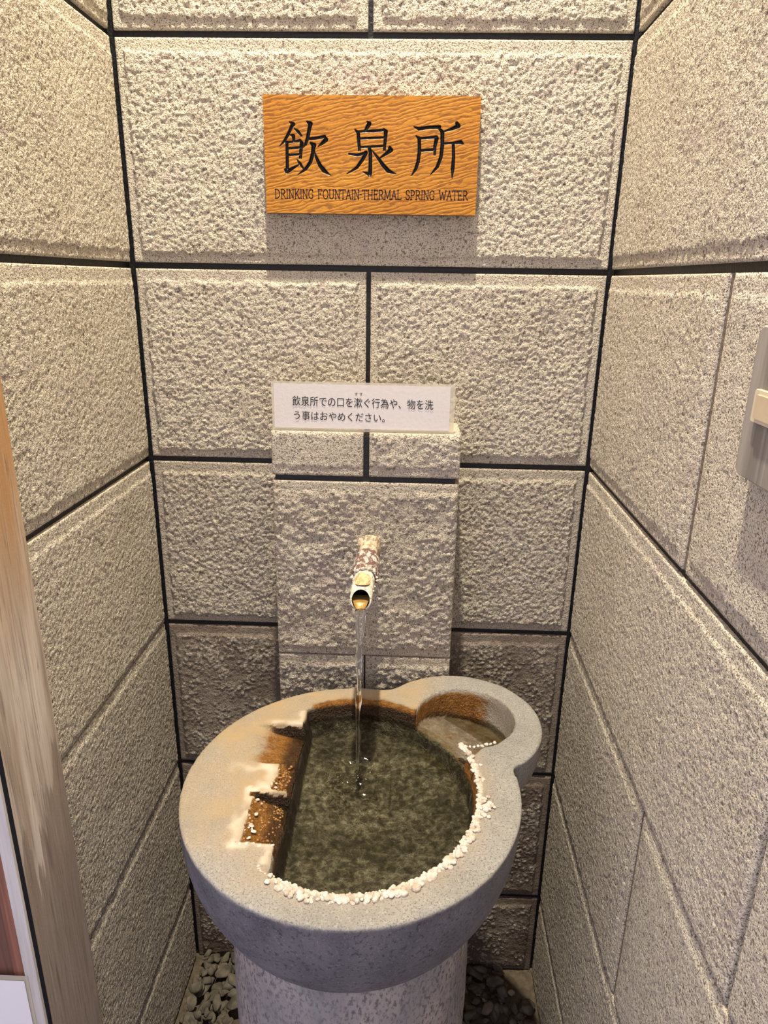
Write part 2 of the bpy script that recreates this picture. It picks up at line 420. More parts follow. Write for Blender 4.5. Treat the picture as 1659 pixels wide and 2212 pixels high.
BSEED = [0]
def stone_block(parent, fr, u0, u1, v0, v1, style='rough', marg=(0.012, 0.012, 0.012, 0.018), step=0.0026, depth=0.02, amp=0.0016, proud=0.0035, damp=0.0, name='stone_block', wobble=0.0004, gsz=0.0058, thr=0.50):
    """one dressed stone: smooth drafted margins (left, right, bottom, top) around a rough raised face"""
    O, U, Nn = fr
    BSEED[0] += 7; sd = BSEED[0] % 90
    nu = max(3, int((u1 - u0) / step) + 1); nv = max(3, int((v1 - v0) / step) + 1)
    u = np.linspace(u0, u1, nu); v = np.linspace(v0, v1, nv)
    Ug, Vg = np.meshgrid(u, v, indexing='ij')
    jit = (vn(Ug, Vg, 0.006, sd) - 0.5) * 0.006
    dl = (Ug - u0) - marg[0]; dr = (u1 - Ug) - marg[1]; db = (Vg - v0) - marg[2]; dt = (v1 - Vg) - marg[3]
    big = 9.0
    ds = [d if mm > 0 else np.full_like(d, big) for d, mm in zip((dl, dr, db, dt), marg)]
    edge0 = np.minimum(Ug - u0, u1 - Ug)
    din = np.minimum(np.minimum(ds[0], ds[1]), np.minimum(ds[2], ds[3])) + jit
    mask = sst(0.0, 0.004, din) * (0.25 + 0.75 * sst(0.0, 0.006, edge0))
    if style == 'fleck': Ua = Ug * 0.85
    else: Ua = Ug
    wu = Ua + 0.0025 * (vn(Ug, Vg, 0.011, sd + 6) - 0.5); wv = Vg + 0.0025 * (vn(Vg, Ug, 0.011, sd + 7) - 0.5)
    n1 = vn(wu, wv, 0.0056, sd + 1); n2 = vn(wu, wv, 0.0037, sd + 2); n3 = vn(Ug, Vg, 0.026, sd + 3); n4 = vn(Ug, Vg, 0.09, sd + 4)
    n5 = vn(wu, wv, 0.0027, sd + 5)
    if style == 'rough':
        gr = 0.62 * grains(wu, wv, gsz, sd) + 0.38 * grains(wv + 0.3, wu, gsz * 0.62, sd + 1)
        hgt = amp * 2.6 * (gr - 0.45) + amp * 0.8 * (n2 - 0.5) + amp * 0.9 * (n3 - 0.5) + amp * 1.1 * (n4 - 0.5)
        pr = 0.25 + 0.8 * gr
    else:
        gr = np.maximum(grains(wu, wv, gsz * 0.85, sd, thr - 0.7 * (n3 - 0.5) - 0.35 * (n4 - 0.5)), 0.75 * grains(wv + 0.3, wu, gsz * 0.58, sd + 1, thr + 0.05 - 0.7 * (n3 - 0.5)))
        hgt = amp * 1.9 * gr + amp * 0.5 * (n2 - 0.5) + amp * 0.8 * (n4 - 0.5) + amp * 0.4 * (n3 - .5)
        pr = 0.40 + 0.5 * gr
    H = mask * (proud + hgt) + (1 - mask) * wobble * (n2 - 0.5) * 2
    edge = np.minimum(np.minimum(Ug - u0, u1 - Ug), np.minimum(Vg - v0, v1 - Vg))
    H = H - 0.0012 * (1 - sst(0, 0.002, edge))
    P = O + Ug[..., None] * U + Vg[..., None] * np.array([0, 0, 1.0]) + H[..., None] * Nn
    P[..., 2] += ZO
    V = P.reshape(-1, 3)
    F = grid_faces(nu, nv)
    # skirt going back into the wall
    ring = np.concatenate([np.arange(nu) * nv, (nu - 1) * nv + np.arange(1, nv), (np.arange(nu - 2, -1, -1)) * nv + nv - 1, np.arange(nv - 2, 0, -1)])
    base = len(V)
    back = V[ring] - (H.reshape(-1)[ring] + depth)[:, None] * Nn
    k = np.arange(len(ring)); k2 = (k + 1) % len(ring)
    S = np.stack([ring[k2], ring[k], base + k, base + k2], -1)
    V = np.concatenate([V, back]); F = np.concatenate([F, S])
    if np.dot(np.cross(U, [0, 0, 1.0]), Nn) < 0:
        F = F[:, ::-1]
    cen = O + U * (u0 + u1) / 2 + np.array([0, 0, (v0 + v1) / 2 + ZO])
    me = mesh(name, V - cen, F)
    prv = np.concatenate([(pr * mask + 0.3 * (1 - mask)).reshape(-1), np.full(len(ring), 0.3)])
    attr(me, 'proud', prv)
    o = link(name, me, M_STONE, parent)
    o.location = cen
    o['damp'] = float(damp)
    return o

def backing(name, fr, u0, u1, v0, v1, w_, mat, thick=0.06):
    O, U, Nn = fr
    pts = []
    for ww in (w_, w_ - thick):
        for vv in (v0, v1):
            for uu in (u0, u1):
                p = O + U * uu + Nn * ww; pts.append((p[0], p[1], vv + ZO))
    f = [(0, 1, 3, 2), (4, 6, 7, 5), (0, 4, 5, 1), (2, 3, 7, 6), (0, 2, 6, 4), (1, 5, 7, 3)]
    return link(name, mesh(name, pts, f, False), mat)

wb = backing('wall_back', FB, -0.02, 0.74, -0.1895, CEIL, -0.005, M_JOINT)
tag(wb, 'back wall of the niche in rough cream stone blocks with black joints', 'wall', kind='structure')
wl = backing('wall_left', FL, 0.0, 0.425, -0.1895, CEIL, -0.006, M_JOINT)
tag(wl, 'left niche wall of long rough beige stone blocks ending at the wooden post', 'wall', kind='structure')
wr = backing('wall_right', FR, 0.0, 1.05, -0.1895, CEIL, -0.006, M_JOINT)
tag(wr, 'right niche wall of rough beige stone blocks with the switch board', 'wall', kind='structure')

J = 0.0045      # half joint
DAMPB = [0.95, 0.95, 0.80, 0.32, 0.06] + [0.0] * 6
for i in range(11):
    v0, v1 = SEAMS[i] + (J if i else 0), SEAMS[i + 1] - J
    sty = 'rough' if i >= 3 else 'fleck'
    am = 0.0012 if i < 3 else 0.0014
    a, bnd = 0.005, 0.715
    if i in (1, 2, 3, 0):            # partly hidden behind the pier: two outer stones
        cuts = [(a, 0.3595 - J), (0.3595 + J, bnd)] if i in (2, 0) else [(a, bnd)]
    elif i in (4, 6, 8):
        cuts = [(a, 0.3595 - 0.0035), (0.3595 + 0.0035, bnd)]
    else:
        cuts = [(a, bnd)]
    if i == 4: cuts = [(a, 0.3595 - 0.0035), (0.3595 + 0.0035, bnd)]
    if i == 5: cuts = [(a, bnd)]
    for (c0, c1) in cuts:
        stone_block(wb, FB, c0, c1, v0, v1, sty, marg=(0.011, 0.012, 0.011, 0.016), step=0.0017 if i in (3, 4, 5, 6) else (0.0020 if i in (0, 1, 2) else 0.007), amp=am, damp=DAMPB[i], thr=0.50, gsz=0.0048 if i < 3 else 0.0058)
for i in range(11):
    jj0 = (J if i >= 4 else 0.0016) if i else 0
    jj1 = J if i >= 3 else 0.0016
    v0, v1 = SEAMS[i] + jj0, SEAMS[i + 1] - jj1
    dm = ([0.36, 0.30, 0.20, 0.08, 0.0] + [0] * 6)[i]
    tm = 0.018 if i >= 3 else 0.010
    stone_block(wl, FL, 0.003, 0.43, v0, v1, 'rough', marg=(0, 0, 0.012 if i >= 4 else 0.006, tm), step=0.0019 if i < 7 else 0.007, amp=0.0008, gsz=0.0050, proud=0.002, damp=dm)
    # right wall: stones broken at 0.43 on alternate courses
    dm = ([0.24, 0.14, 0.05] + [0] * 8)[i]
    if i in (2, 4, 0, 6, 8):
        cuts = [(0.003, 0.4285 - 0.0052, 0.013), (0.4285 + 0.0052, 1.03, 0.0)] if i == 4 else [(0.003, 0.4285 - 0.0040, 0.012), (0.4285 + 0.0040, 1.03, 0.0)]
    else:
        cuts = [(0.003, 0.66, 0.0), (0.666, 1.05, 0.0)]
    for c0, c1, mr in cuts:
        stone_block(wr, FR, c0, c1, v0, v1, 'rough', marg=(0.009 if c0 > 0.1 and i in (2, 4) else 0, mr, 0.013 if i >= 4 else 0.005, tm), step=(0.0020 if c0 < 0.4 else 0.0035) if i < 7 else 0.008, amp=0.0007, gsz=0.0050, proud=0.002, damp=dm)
# brown mortar lines in the fine lower joints of the side walls
for fr, wall, L_ in ((FL, wl, 0.425), (FR, wr, 1.04)):
    for i in (1, 2, 3):
        O, U, Nn = fr
        z = SEAMS[i] + ZO
        p = [O + U * 0.004 + Nn * -0.003, O + U * L_ + Nn * -0.003, O + U * L_ + Nn * -0.012, O + U * 0.004 + Nn * -0.012]
        v = [(q[0], q[1], z - 0.0018) for q in p] + [(q[0], q[1], z + 0.0018) for q in p]
        f = [(0, 1, 2, 3), (4, 7, 6, 5), (0, 4, 5, 1), (1, 5, 6, 2), (2, 6, 7, 3), (3, 7, 4, 0)]
        link('mortar_line', mesh('mortar_line', v, f, False), M_GROUT, wall)

for i, hw in ((4, 0.0052), (2, 0.0040)):
    O, U, Nn = FR
    p = [O + U * (0.4285 + e) + Nn * d for e, d in ((-hw, -0.0030), (hw, -0.0030), (hw, -0.012), (-hw, -0.012))]
    v = [(q[0], q[1], SEAMS[i] + 0.005 + ZO) for q in p] + [(q[0], q[1], SEAMS[i + 1] - 0.005 + ZO) for q in p]
    link('mortar_line', mesh('mortar_line', v, f, False), M_GROUT, wr)
ceil_o = box('ceiling', -0.42, 0.42, -0.95, 0.06, CEIL + ZO, CEIL + 0.05 + ZO, plain('cream_plaster', (0.70, 0.66, 0.60), 0.9, 0.2, namt=0.05))
tag(ceil_o, 'plain cream plaster ceiling above the niche', 'ceiling', kind='structure')
floor_o = box('floor', -0.9, 0.9, -1.6, 0.06, -0.05, 0.0, plain('dusty_concrete', (0.125, 0.100, 0.072), 0.95, 0.1, nscale=80, namt=0.35, bstr=0.6))
tag(floor_o, 'dusty brown concrete floor under the gravel', 'floor', kind='structure')

# lamp set in the ceiling
lampE = tag(empty('downlight', (LAMP_POS[0], LAMP_POS[1], CEIL + ZO)), 'round warm downlight set in the niche ceiling', 'lamp')
def lathe(prof, n=48, axis='z', closed=False):
    a = np.linspace(0, 2 * np.pi, n, endpoint=False)
    pr = np.array(prof, float); k = len(pr)
    V = np.stack([np.outer(np.cos(a), pr[:, 0]), np.outer(np.sin(a), pr[:, 0]), np.tile(pr[:, 1], (n, 1))], -1).reshape(-1, 3)
    F = []
    for i in range(n):
        j = (i + 1) % n
        for q in range(k - 1 + (1 if closed else 0)):
            q2 = (q + 1) % k
            F.append((i * k + q, j * k + q, j * k + q2, i * k + q2))
    if axis == 'y': V = np.stack([V[:, 0], -V[:, 2], V[:, 1]], -1)
    return V, np.array(F)
V, F = lathe([(0.030, 0.0), (0.045, 0.0), (0.045, -0.008), (0.038, -0.012), (0.030, -0.010)], 40, closed=True)
link('trim_ring', mesh('trim_ring', V, F), plain('white_metal', (0.7, 0.7, 0.7), 0.4), lampE)
ld = bpy.data.lights.new('bulb', 'AREA'); ld.shape = 'DISK'; ld.size = 0.055
ld.energy = LAMP_POWER; ld.color = LAMP_COLOR; ld.spread = math.radians(180)
lo = bpy.data.objects.new('bulb', ld); COL.objects.link(lo); lo.parent = lampE; lo.location = (0, 0, -0.02)

# ------------------------------------------------------------------ stone pier that carries the spout
pier = tag(empty('spout_pier', (0.002, -0.0525, 0)), 'stone pier of stacked rough blocks that carries the spout', 'pier')
PX0, PX1, PY = -0.1385, 0.1435, -0.0965
FP = frame((0, PY, 0), (1, 0, 0), (0, -1, 0))
def pier_child(o):
    o.parent = pier; o.location = Vector(o.location) - Vector(pier.location)
core = box('pier_core', PX0 + 0.004, PX1 - 0.006, PY + 0.004, -0.0, 0.0, 0.983 + ZO - 0.004, M_JOINT); pier_child(core)
g = 0.0045
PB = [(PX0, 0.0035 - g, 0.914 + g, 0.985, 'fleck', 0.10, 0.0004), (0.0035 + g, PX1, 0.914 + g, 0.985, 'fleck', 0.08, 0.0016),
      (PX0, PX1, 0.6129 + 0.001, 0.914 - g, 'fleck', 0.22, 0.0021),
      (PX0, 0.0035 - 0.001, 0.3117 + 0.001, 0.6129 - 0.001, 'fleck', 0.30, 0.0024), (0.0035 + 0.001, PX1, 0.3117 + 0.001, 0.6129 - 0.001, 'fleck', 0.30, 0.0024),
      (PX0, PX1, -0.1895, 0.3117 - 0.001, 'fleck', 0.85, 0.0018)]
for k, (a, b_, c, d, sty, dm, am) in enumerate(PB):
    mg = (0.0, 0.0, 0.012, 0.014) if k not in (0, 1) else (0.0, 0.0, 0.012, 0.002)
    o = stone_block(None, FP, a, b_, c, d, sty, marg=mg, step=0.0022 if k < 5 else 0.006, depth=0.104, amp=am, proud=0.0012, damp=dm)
    pier_child(o)

# ------------------------------------------------------------------ the fountain
CX, CY, RIM = 0.004, -0.3629, 0.585 + ZO
WL = -0.022                      # water level below the rim
fount = tag(empty('stone_fountain', (CX, CY, 0)), 'round grey granite drinking fountain with stained basin on a pedestal', 'fountain')

def inner_d(x, y):
    """distance inside the D-shaped pool edge (positive inside)"""
    q = np.sqrt((x / 0.1615) ** 2 + ((y - 0.002) / 0.176) ** 2)
    de = (1 - q) * 0.168
    return np.minimum(de, x + 0.081)
def top_depth(x, y):
    n1 = vn(x, y, 0.012, 3) - 0.5; n2 = vn(x, y, 0.005, 4) - 0.5; n0 = vn(x, y, 0.04, 5) - 0.5
    d = np.zeros_like(x) + 0.0012 * n0
    r = np.hypot(x, y)
    # pool
    di = inner_d(x, y) + 0.0022 * n1 + 0.0010 * n2
    pool = np.clip(di * 5.0, 0, 0.050) + 0.010 * sst(0.02, 0.12, di)
    # cup in the ear
    re = np.hypot(x - 0.157, y - 0.149)
    dc = 0.0725 - re + 0.001 * n1
    sa = (x * 0.157 + y * 0.149) / 0.2164
    cup = np.minimum(0.10 * np.sqrt(np.clip(1 - (1 - np.clip(dc / 0.045, 0, 1)) ** 2, 0, 1)), 0.0235 + 0.27 * np.clip(sa - 0.152, 0, 1)) * (dc > 0)
    # passage from the cup to the pool
    pas = 0.0235 * sst(0.0, 0.006, np.minimum(np.minimum(0.062 - np.abs((x - 0.122) * 0.78 - (y - 0.108) * 0.63), 0.07 - np.hypot(x - 0.135, y - 0.125)), 1.0))
    # scoops on the left
    j = 0.004 * n1 + 0.002 * n2
    lowA = 0.029 + 0.45 * np.clip(-0.128 - x, 0, 1) + 7 * np.clip(-0.128 - x, 0, 1) ** 2
    A_in = np.minimum(0.1150 - y, y - lowA) + j * 0.35
    A = sst(0, 0.0022, A_in) * np.clip((x + 0.158) * 0.27, 0, 0.024) * (0.35 + 0.65 * sst(0.03, 0.112, y)) * (x < -0.06)
    A = A + sst(0, 0.0015, A_in) * sst(0.104, 0.113, y) * sst(-0.135, -0.115, x) * 0.005 * (x < -0.06)
    B_in = np.minimum(np.minimum(0.032 - y, y + 0.024), x + 0.106 + 2.4 * j)
    B = sst(0, 0.012, B_in) * (0.002 + np.clip((x + 0.106) * 0.55, 0, 0.016)) * (x < -0.06)
    C_in = np.minimum(np.minimum(-0.0255 - y + j * 0.4, y + 0.109 + 0.6 * j), x + 0.124 + 2.6 * j)
    C = sst(0, 0.0030, C_in) * (0.002 + np.clip((x + 0.122) * 0.48, 0, 0.024) * (0.6 + 0.4 * sst(-0.11, -0.03, y))) * (x < -0.06)
    C = C + sst(0, 0.0015, np.minimum(-0.0255 - y + 0.3 * j, x + 0.128)) * sst(-0.036, -0.027, y) * 0.006 * (x < -0.06) * (y > -0.04)
    d = np.maximum.reduce([d, pool, cup, pas, A, B, C])
    return d

def sdf(X, Y, Z):
    f1 = np.sqrt(X * X + Y * Y + np.minimum(Z + 0.016, 0) ** 2) - 0.2162
    # ear
    f2 = np.sqrt((X - 0.1454) ** 2 + (Y - 0.1395) ** 2 + (np.minimum(Z + 0.02, 0) * 1.15) ** 2) - 0.1225
    k = 0.018
    h = np.clip(0.5 + 0.5 * (f2 - f1) / k, 0, 1)
    body = f2 * (1 - h) + f1 * h - k * h * (1 - h) * np.where(Y - X > 0.02, 1.0, 0.15)
    # short vertical collar under the rim
    body = np.maximum(body, -(Z + 0.235))
    return body

def surfnets(Fv, origin, hs):
    s = Fv < 0
    nx, ny, nz = Fv.shape
    cnt = np.zeros((nx - 1, ny - 1, nz - 1), np.int8)
    for a in (0, 1):
        for b in (0, 1):
            for c in (0, 1):
                cnt += s[a:nx - 1 + a, b:ny - 1 + b, c:nz - 1 + c]
    act = (cnt > 0) & (cnt < 8)
    idx = np.argwhere(act)
    vid = -np.ones(act.shape, np.int64); vid[act] = np.arange(len(idx))
    cor = np.array([(a, b, c) for a in (0, 1) for b in (0, 1) for c in (0, 1)])
    vals = np.stack([Fv[idx[:, 0] + a, idx[:, 1] + b, idx[:, 2] + c] for a, b, c in cor], 1)
    acc = np.zeros((len(idx), 3)); n = np.zeros(len(idx))
    for i in range(11):
        for j2 in range(i + 1, 8):
            if np.abs(cor[i] - cor[j2]).sum() != 1: continue
            va, vb = vals[:, i], vals[:, j2]
            ch = (va < 0) != (vb < 0)
            t = np.where(ch, va / np.where(ch, va - vb, 1), 0)
            acc += np.where(ch[:, None], cor[i] + t[:, None] * (cor[j2] - cor[i]), 0); n += ch
    P = origin + (idx + acc / n[:, None]) * hs
    Q = []
    for ax in range(3):
        sl0 = [slice(None)] * 3; sl1 = [slice(None)] * 3
        sl0[ax] = slice(0, -1); sl1[ax] = slice(1, None)
        d0 = s[tuple(sl0)]; d1 = s[tuple(sl1)]
        e = np.argwhere(d0 != d1)
        o1, o2 = [k for k in range(3) if k != ax]
        e = e[(e[:, o1] > 0) & (e[:, o2] > 0) & (e[:, o1] < Fv.shape[o1] - 1) & (e[:, o2] < Fv.shape[o2] - 1)]
        def vv(da, db):
            c = e.copy(); c[:, o1] -= da; c[:, o2] -= db
            return vid[c[:, 0], c[:, 1], c[:, 2]]
        q = np.stack([vv(1, 1), vv(0, 1), vv(0, 0), vv(1, 0)], 1)
        flip = d0[e[:, 0], e[:, 1], e[:, 2]]
        if ax == 1: flip = ~flip
        q[~flip] = q[~flip][:, ::-1]
        Q.append(q)
    return P, np.concatenate(Q)

hs = 0.0027
ox = np.array([-0.226, -0.226, -0.245])
gx = ox[0] + np.arange(int(0.504 / hs)) * hs; gy = ox[1] + np.arange(int(0.502 / hs)) * hs; gz = ox[2] + np.arange(int(0.256 / hs)) * hs
Xg, Yg = np.meshgrid(gx, gy, indexing='ij')
dep = top_depth(Xg, Yg)
body = sdf(Xg[:, :, None], Yg[:, :, None], gz[None, None, :])
gxd, gyd = np.gradient(dep, hs)
slope = np.sqrt(1 + gxd ** 2 + gyd ** 2)
Ft = np.maximum(body, (gz[None, None, :] + dep[:, :, None]) / slope[:, :, None])
P, Q = surfnets(Ft.astype(np.float32), ox, hs)
# soft stone irregularity
P = P + ((vn3(P, 0.02, 31) - 0.5) * 0.0016)[:, None] * np.array([0.6, 0.6, 0.6])
me = mesh('basin', P, Q)
x, y, z = P[:, 0], P[:, 1], P[:, 2]
di = inner_d(x, y); n1 = vn(x, y, 0.02, 41); n2 = vn(x, y, 0.05, 42)
re = np.hypot(x - 0.157, y - 0.149)
topz = z > -0.035
n3 = vn(x, y, 0.008, 43); n4 = vn(x, y, 0.09, 44)
D_ = top_depth(x, y)
left = sst(0.01, -0.09, x + 0.06 * (n2 - 0.5))
back = sst(0.05, 0.15, y + 0.05 * (n2 - 0.5)) * sst(0.17, 0.05, x + 0.03 * (n1 - .5))
front_clean = sst(-0.165, -0.06, y + 0.05 * (n2 - .5) + 0.25 * (x + 0.15))
tan = np.clip(1.0 * left * front_clean * (0.55 + 0.75 * n4) + 1.1 * back, 0, 1) * topz * (re > 0.072)
tan = np.clip(tan + 0.5 * np.exp(-(di / 0.02) ** 2) * topz * (di < 0), 0, 1)
inslot = (x < -0.0775) & (np.abs(y) < 0.122)
slotA = inslot & (y > 0.027) & (D_ > 0.0012); slotC = inslot & (y < -0.022) & (D_ > 0.0022); slotB = inslot & (np.abs(y - 0.003) < 0.028) & (D_ > 0.0018)
jn = 0.5 * (n1 - .5) + 0.35 * (n3 - .5)
rust = slotA * np.clip(sst(-0.158, -0.092, x + 0.02 * jn) * 0.95, 0, 1) + slotC * 0.95 + slotB * 0.9
backr = sst(-0.013 - 0.016 * (n1 - .5) - 0.008 * (n3 - .5), -0.001, di) * sst(0.095, 0.125, y) * sst(-0.085, -0.06, x) * (x < 0.10) * 0.8
cupr = (re < 0.0735) * sst(0.235, 0.17, x + 0.03 * (n1 - .5)) * sst(0.004, -0.010, z) * sst(-0.035, -0.018, z) * 0.62
rightr = sst(-0.003, 0.002, di) * (x > 0.05) * (y < 0.09) * sst(0.0, -0.004, z) * (re > 0.06) * 0.7
frontr = sst(-0.002, 0.003, di) * (y < 0) * sst(0.0, -0.003, z) * 0.45
rust = np.clip(np.maximum.reduce([rust, backr, cupr, rightr, frontr]), 0, 1)
pale = sst(-0.009 - 0.006 * (n1 - .5), -0.001, di) * (di < 0.003) * (z > -0.005) * (y < 0.11) * 0.85 * (x > -0.0775)
jr = 0.010 * (n1 - 0.5) + 0.005 * (n3 - .5)
wob_ = 0.45 + 0.9 * n1
edgeC = np.exp(-((x + 0.124 + 2 * jr) / 0.006) ** 2) * (np.abs(y + 0.067) < 0.05) + np.exp(-((y + 0.1135 + jr) / 0.005) ** 2) * sst(-0.145, -0.125, x) * (x < -0.077)
edgeB = np.exp(-((x + 0.110 + 2 * jr) / 0.007) ** 2) * ((y > -0.028) & (y < 0.028)) + np.exp(-((y - 0.020 + jr + 0.4 * np.clip(-0.12 - x, 0, 1) - 0.5 * np.clip(-0.13 - x, 0, 1)) / 0.007) ** 2) * sst(-0.172, -0.15, x) * (x < -0.10) * 0.8
edgeB2 = np.exp(-((y + 0.020 + jr) / 0.0045) ** 2) * sst(-0.140, -0.125, x) * (x < -0.095)
edgeA = np.exp(-((y - 0.1205 + jr) / 0.0045) ** 2) * sst(-0.140, -0.120, x) * (x < -0.077)
chordp = np.exp(-((x + 0.086 + jr) / 0.005) ** 2) * (((y < -0.112) & (y > -0.14)) | ((y > 0.118) & (y < 0.15)))
pale = np.clip(pale + (edgeC + edgeB + edgeB2 + edgeA + chordp) * 0.75 * np.clip(wob_ * (0.3 + 1.4 * n3), 0, 1) * (D_ < 0.0022) * (z > -0.005), 0, 1)
rust = rust * (1 - 0.85 * pale * (z > -0.003))
rin = (np.hypot(x, y) < 0.185) | (re < 0.078)
deep = sst(WL + 0.002, WL - 0.004, z) * rin * (z > -0.10)
sa_ = (x * 0.157 + y * 0.149) / 0.2164
cupz = (re < 0.0735) & (di < 0.002)
cupfl = cupz & (z < -(0.0235 + 0.27 * np.clip(sa_ - 0.152, 0, 1)) + 0.004)
deep = np.where(cupz, np.where(cupfl, 0.55, 0.0), deep)
lw = sst(0.225, 0.175, x + 0.04 * (n1 - .5)) * sst(0.0, -0.012, z)
rust = np.where(cupz, np.where(cupfl, 0.22 + 0.25 * n1, 0.78 * lw * (0.6 + 0.5 * n1)), rust)
wet = sst(-0.001 - 0.003 * n3, -0.007, z) * sst(WL - 0.012, WL - 0.002, z) * (di > -0.004) * (x < 0.15) * sst(0.075, 0.12, y) * 0.95
slotwet = (slotA | slotC) * sst(-0.104 + 0.012 * jn, -0.090 + 0.012 * jn, x) * 0.8 + (slotB * sst(-0.096, -0.085, x) * 0.45)
slit = (slotA * sst(0.106, 0.111, y) * sst(-0.130, -0.120, x) + slotC * sst(-0.034, -0.029, y) * sst(-0.130, -0.118, x)) * 0.95
chordw = (np.abs(x + 0.0785) < 0.0065) * sst(-0.006, -0.014, z) * (np.abs(y) < 0.15) * rin * (z > -0.07) * 0.85
cupwet = cupz * np.exp(-((z + (0.0235 + 0.27 * np.clip(sa_ - 0.152, 0, 1)) - 0.006) / 0.006) ** 2) * sst(0.19, 0.23, sa_) * 0.7
wet = np.clip(np.maximum.reduce([wet * (re > 0.073), slotwet, slit, chordw, cupwet]), 0, 1)
outer = ~rin & (z < -0.004)
tan = np.where(cupz, np.where(cupfl, 0.9, 0.35), tan * (z > -0.012))
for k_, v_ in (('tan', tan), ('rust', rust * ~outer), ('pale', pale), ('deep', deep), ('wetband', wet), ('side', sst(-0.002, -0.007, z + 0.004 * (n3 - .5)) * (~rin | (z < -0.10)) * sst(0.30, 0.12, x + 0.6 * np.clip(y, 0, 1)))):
    attr(me, k_, v_)
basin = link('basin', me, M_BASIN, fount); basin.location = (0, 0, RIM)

# pedestal column
pz = np.linspace(0, RIM - 0.145, 60)
prof = [(0.1625 + 0.0006 * math.sin(q * 31), q) for q in pz]
V, F = lathe(prof, 120)
V = V + ((vn3(V, 0.03, 51) - 0.5) * 0.003)[:, None] * (V * np.array([1, 1, 0])) / 0.16
link('pedestal', mesh('pedestal', V, F[:, ::-1] if False else F), M_PED, fount)

# white mineral lumps crusted along the pool edge
rng = random.Random(5)
import bmesh
def blob(name, seed, sub=2, rough=0.35, sx=(1, 1, 1)):
    bm = bmesh.new(); bmesh.ops.create_icosphere(bm, subdivisions=sub, radius=1.0)
    V = np.array([v.co[:] for v in bm.verts]); F = np.array([[v.index for v in f.verts] for f in bm.faces])
    bm.free()
    k = 1 + rough * (vn3(V * 1.0 + seed * 3.1, 0.9, seed % 60) - 0.5) * 2 + rough * 0.6 * (vn3(V + seed, 0.4, seed % 50 + 5) - 0.5) * 2
    return mesh(name, V * k[:, None] * np.array(sx), F)
lump_me = [blob('mineral_lump', 60 + k, 2, 0.6) for k in range(6)]
for mm in lump_me: mm.materials.append(M_CRUST)
def lump(x, y, s, zz=0.0, fl=0.7):
    o = bpy.data.objects.new('mineral_lump', lump_me[rng.randrange(6)]); COL.objects.link(o)
    o.parent = fount; o.location = (x, y, RIM + zz)
    o.scale = (s * rng.uniform(0.8, 1.25), s * rng.uniform(0.8, 1.2), s * fl); o.rotation_euler = (0, 0, rng.uniform(0, 6.28))
def edge_pt(t, off=0.0):
    r = 1.0 + off / 0.168
    return 0.1615 * r * math.cos(t), 0.002 + 0.176 * r * math.sin(t)
t = math.radians(27)
while t > math.radians(-128):
    deg = math.degrees(t)
    sc_ = 0.75 if deg < -112 else 1.0
    lump(*edge_pt(t, rng.uniform(-0.0005, 0.003)), rng.uniform(0.0015, 0.0030) * sc_, -0.0008, 0.6)
    if deg > -75 and rng.random() < 0.8:
        lump(*edge_pt(t, rng.uniform(0.002, 0.0065)), rng.uniform(0.0018, 0.0042), -0.0008, 0.6)
    t -= rng.uniform(0.014, 0.026)
CLUST = [(18, 3, 4), (10, 4, 5), (2, 5, 6), (-8, 8, 9), (-12, 14, 10), (-17, 9, 7), (-24, 7, 7), (-31, 7, 8), (-38, 8, 8), (-46, 7, 7), (-54, 9, 9), (-60, 7, 6), (-68, 8, 9), (-73, 6, 6), (-79, 8, 10), (-85, 7, 5), (-91, 10, 11), (-96, 7, 6), (-101, 9, 9), (-106, 10, 9), (-111, 8, 7), (-117, 6, 4)]
for deg, off, cnt_ in CLUST:
    for k in range(cnt_):
        lump(*edge_pt(math.radians(deg + rng.gauss(0, 1.5)), off * 0.001 + rng.gauss(0, 0.0028)), rng.uniform(0.0017, 0.0040), -0.0005 + rng.uniform(0, 0.0022), 0.75)
for k in range(9):     # small crust at the cup mouth
    lump(0.146 + 0.006 * k, 0.0775 + 0.0006 * k * k * 0.3 + rng.uniform(-.001, .001), rng.uniform(0.0022, 0.004), -0.001)
rust_me = [blob('rust_nodule', 70 + k, 2, 0.6) for k in range(4)]
M_RUSTN = plain('rust_nodules', (0.30, 0.15, 0.045), 0.5, 0.5, nscale=200, namt=0.6, bstr=0.5)
for mm in rust_me: mm.materials.append(M_RUSTN)
for k in range(120):
    if k < 70: x_, y_ = -0.083 - abs(rng.gauss(0, 0.018)), rng.uniform(-0.106, -0.032)
    else: x_, y_ = -0.083 - abs(rng.gauss(0, 0.010)), rng.uniform(-0.022, 0.028)
    if x_ < -0.122: continue
    zt = -float(top_depth(np.array([x_]), np.array([y_]))[0])
    if zt < WL - 0.004: continue
    o = bpy.data.objects.new('rust_nodule', rust_me[k % 4]); COL.objects.link(o); o.parent = fount
    s_ = rng.uniform(0.0009, 0.0022); o.location = (x_, y_, RIM + zt); o.scale = (s_, s_, s_ * 0.8)
for k in range(16):    # crust nodules at the scoop lips
    lump(-0.122 + rng.uniform(-0.008, 0.014), rng.uniform(-0.105, -0.035), rng.uniform(0.0012, 0.0028), -0.003, 0.6)
for k in range(9):
    lump(-0.105 + rng.uniform(-0.006, 0.010), rng.uniform(-0.02, 0.025), rng.uniform(0.0012, 0.0026), -0.003, 0.6)
for k in range(7):
    lump(-0.128 + 0.0075 * k, -0.1115 + rng.uniform(-.0015, .0015), rng.uniform(0.0014, 0.0028), -0.001)

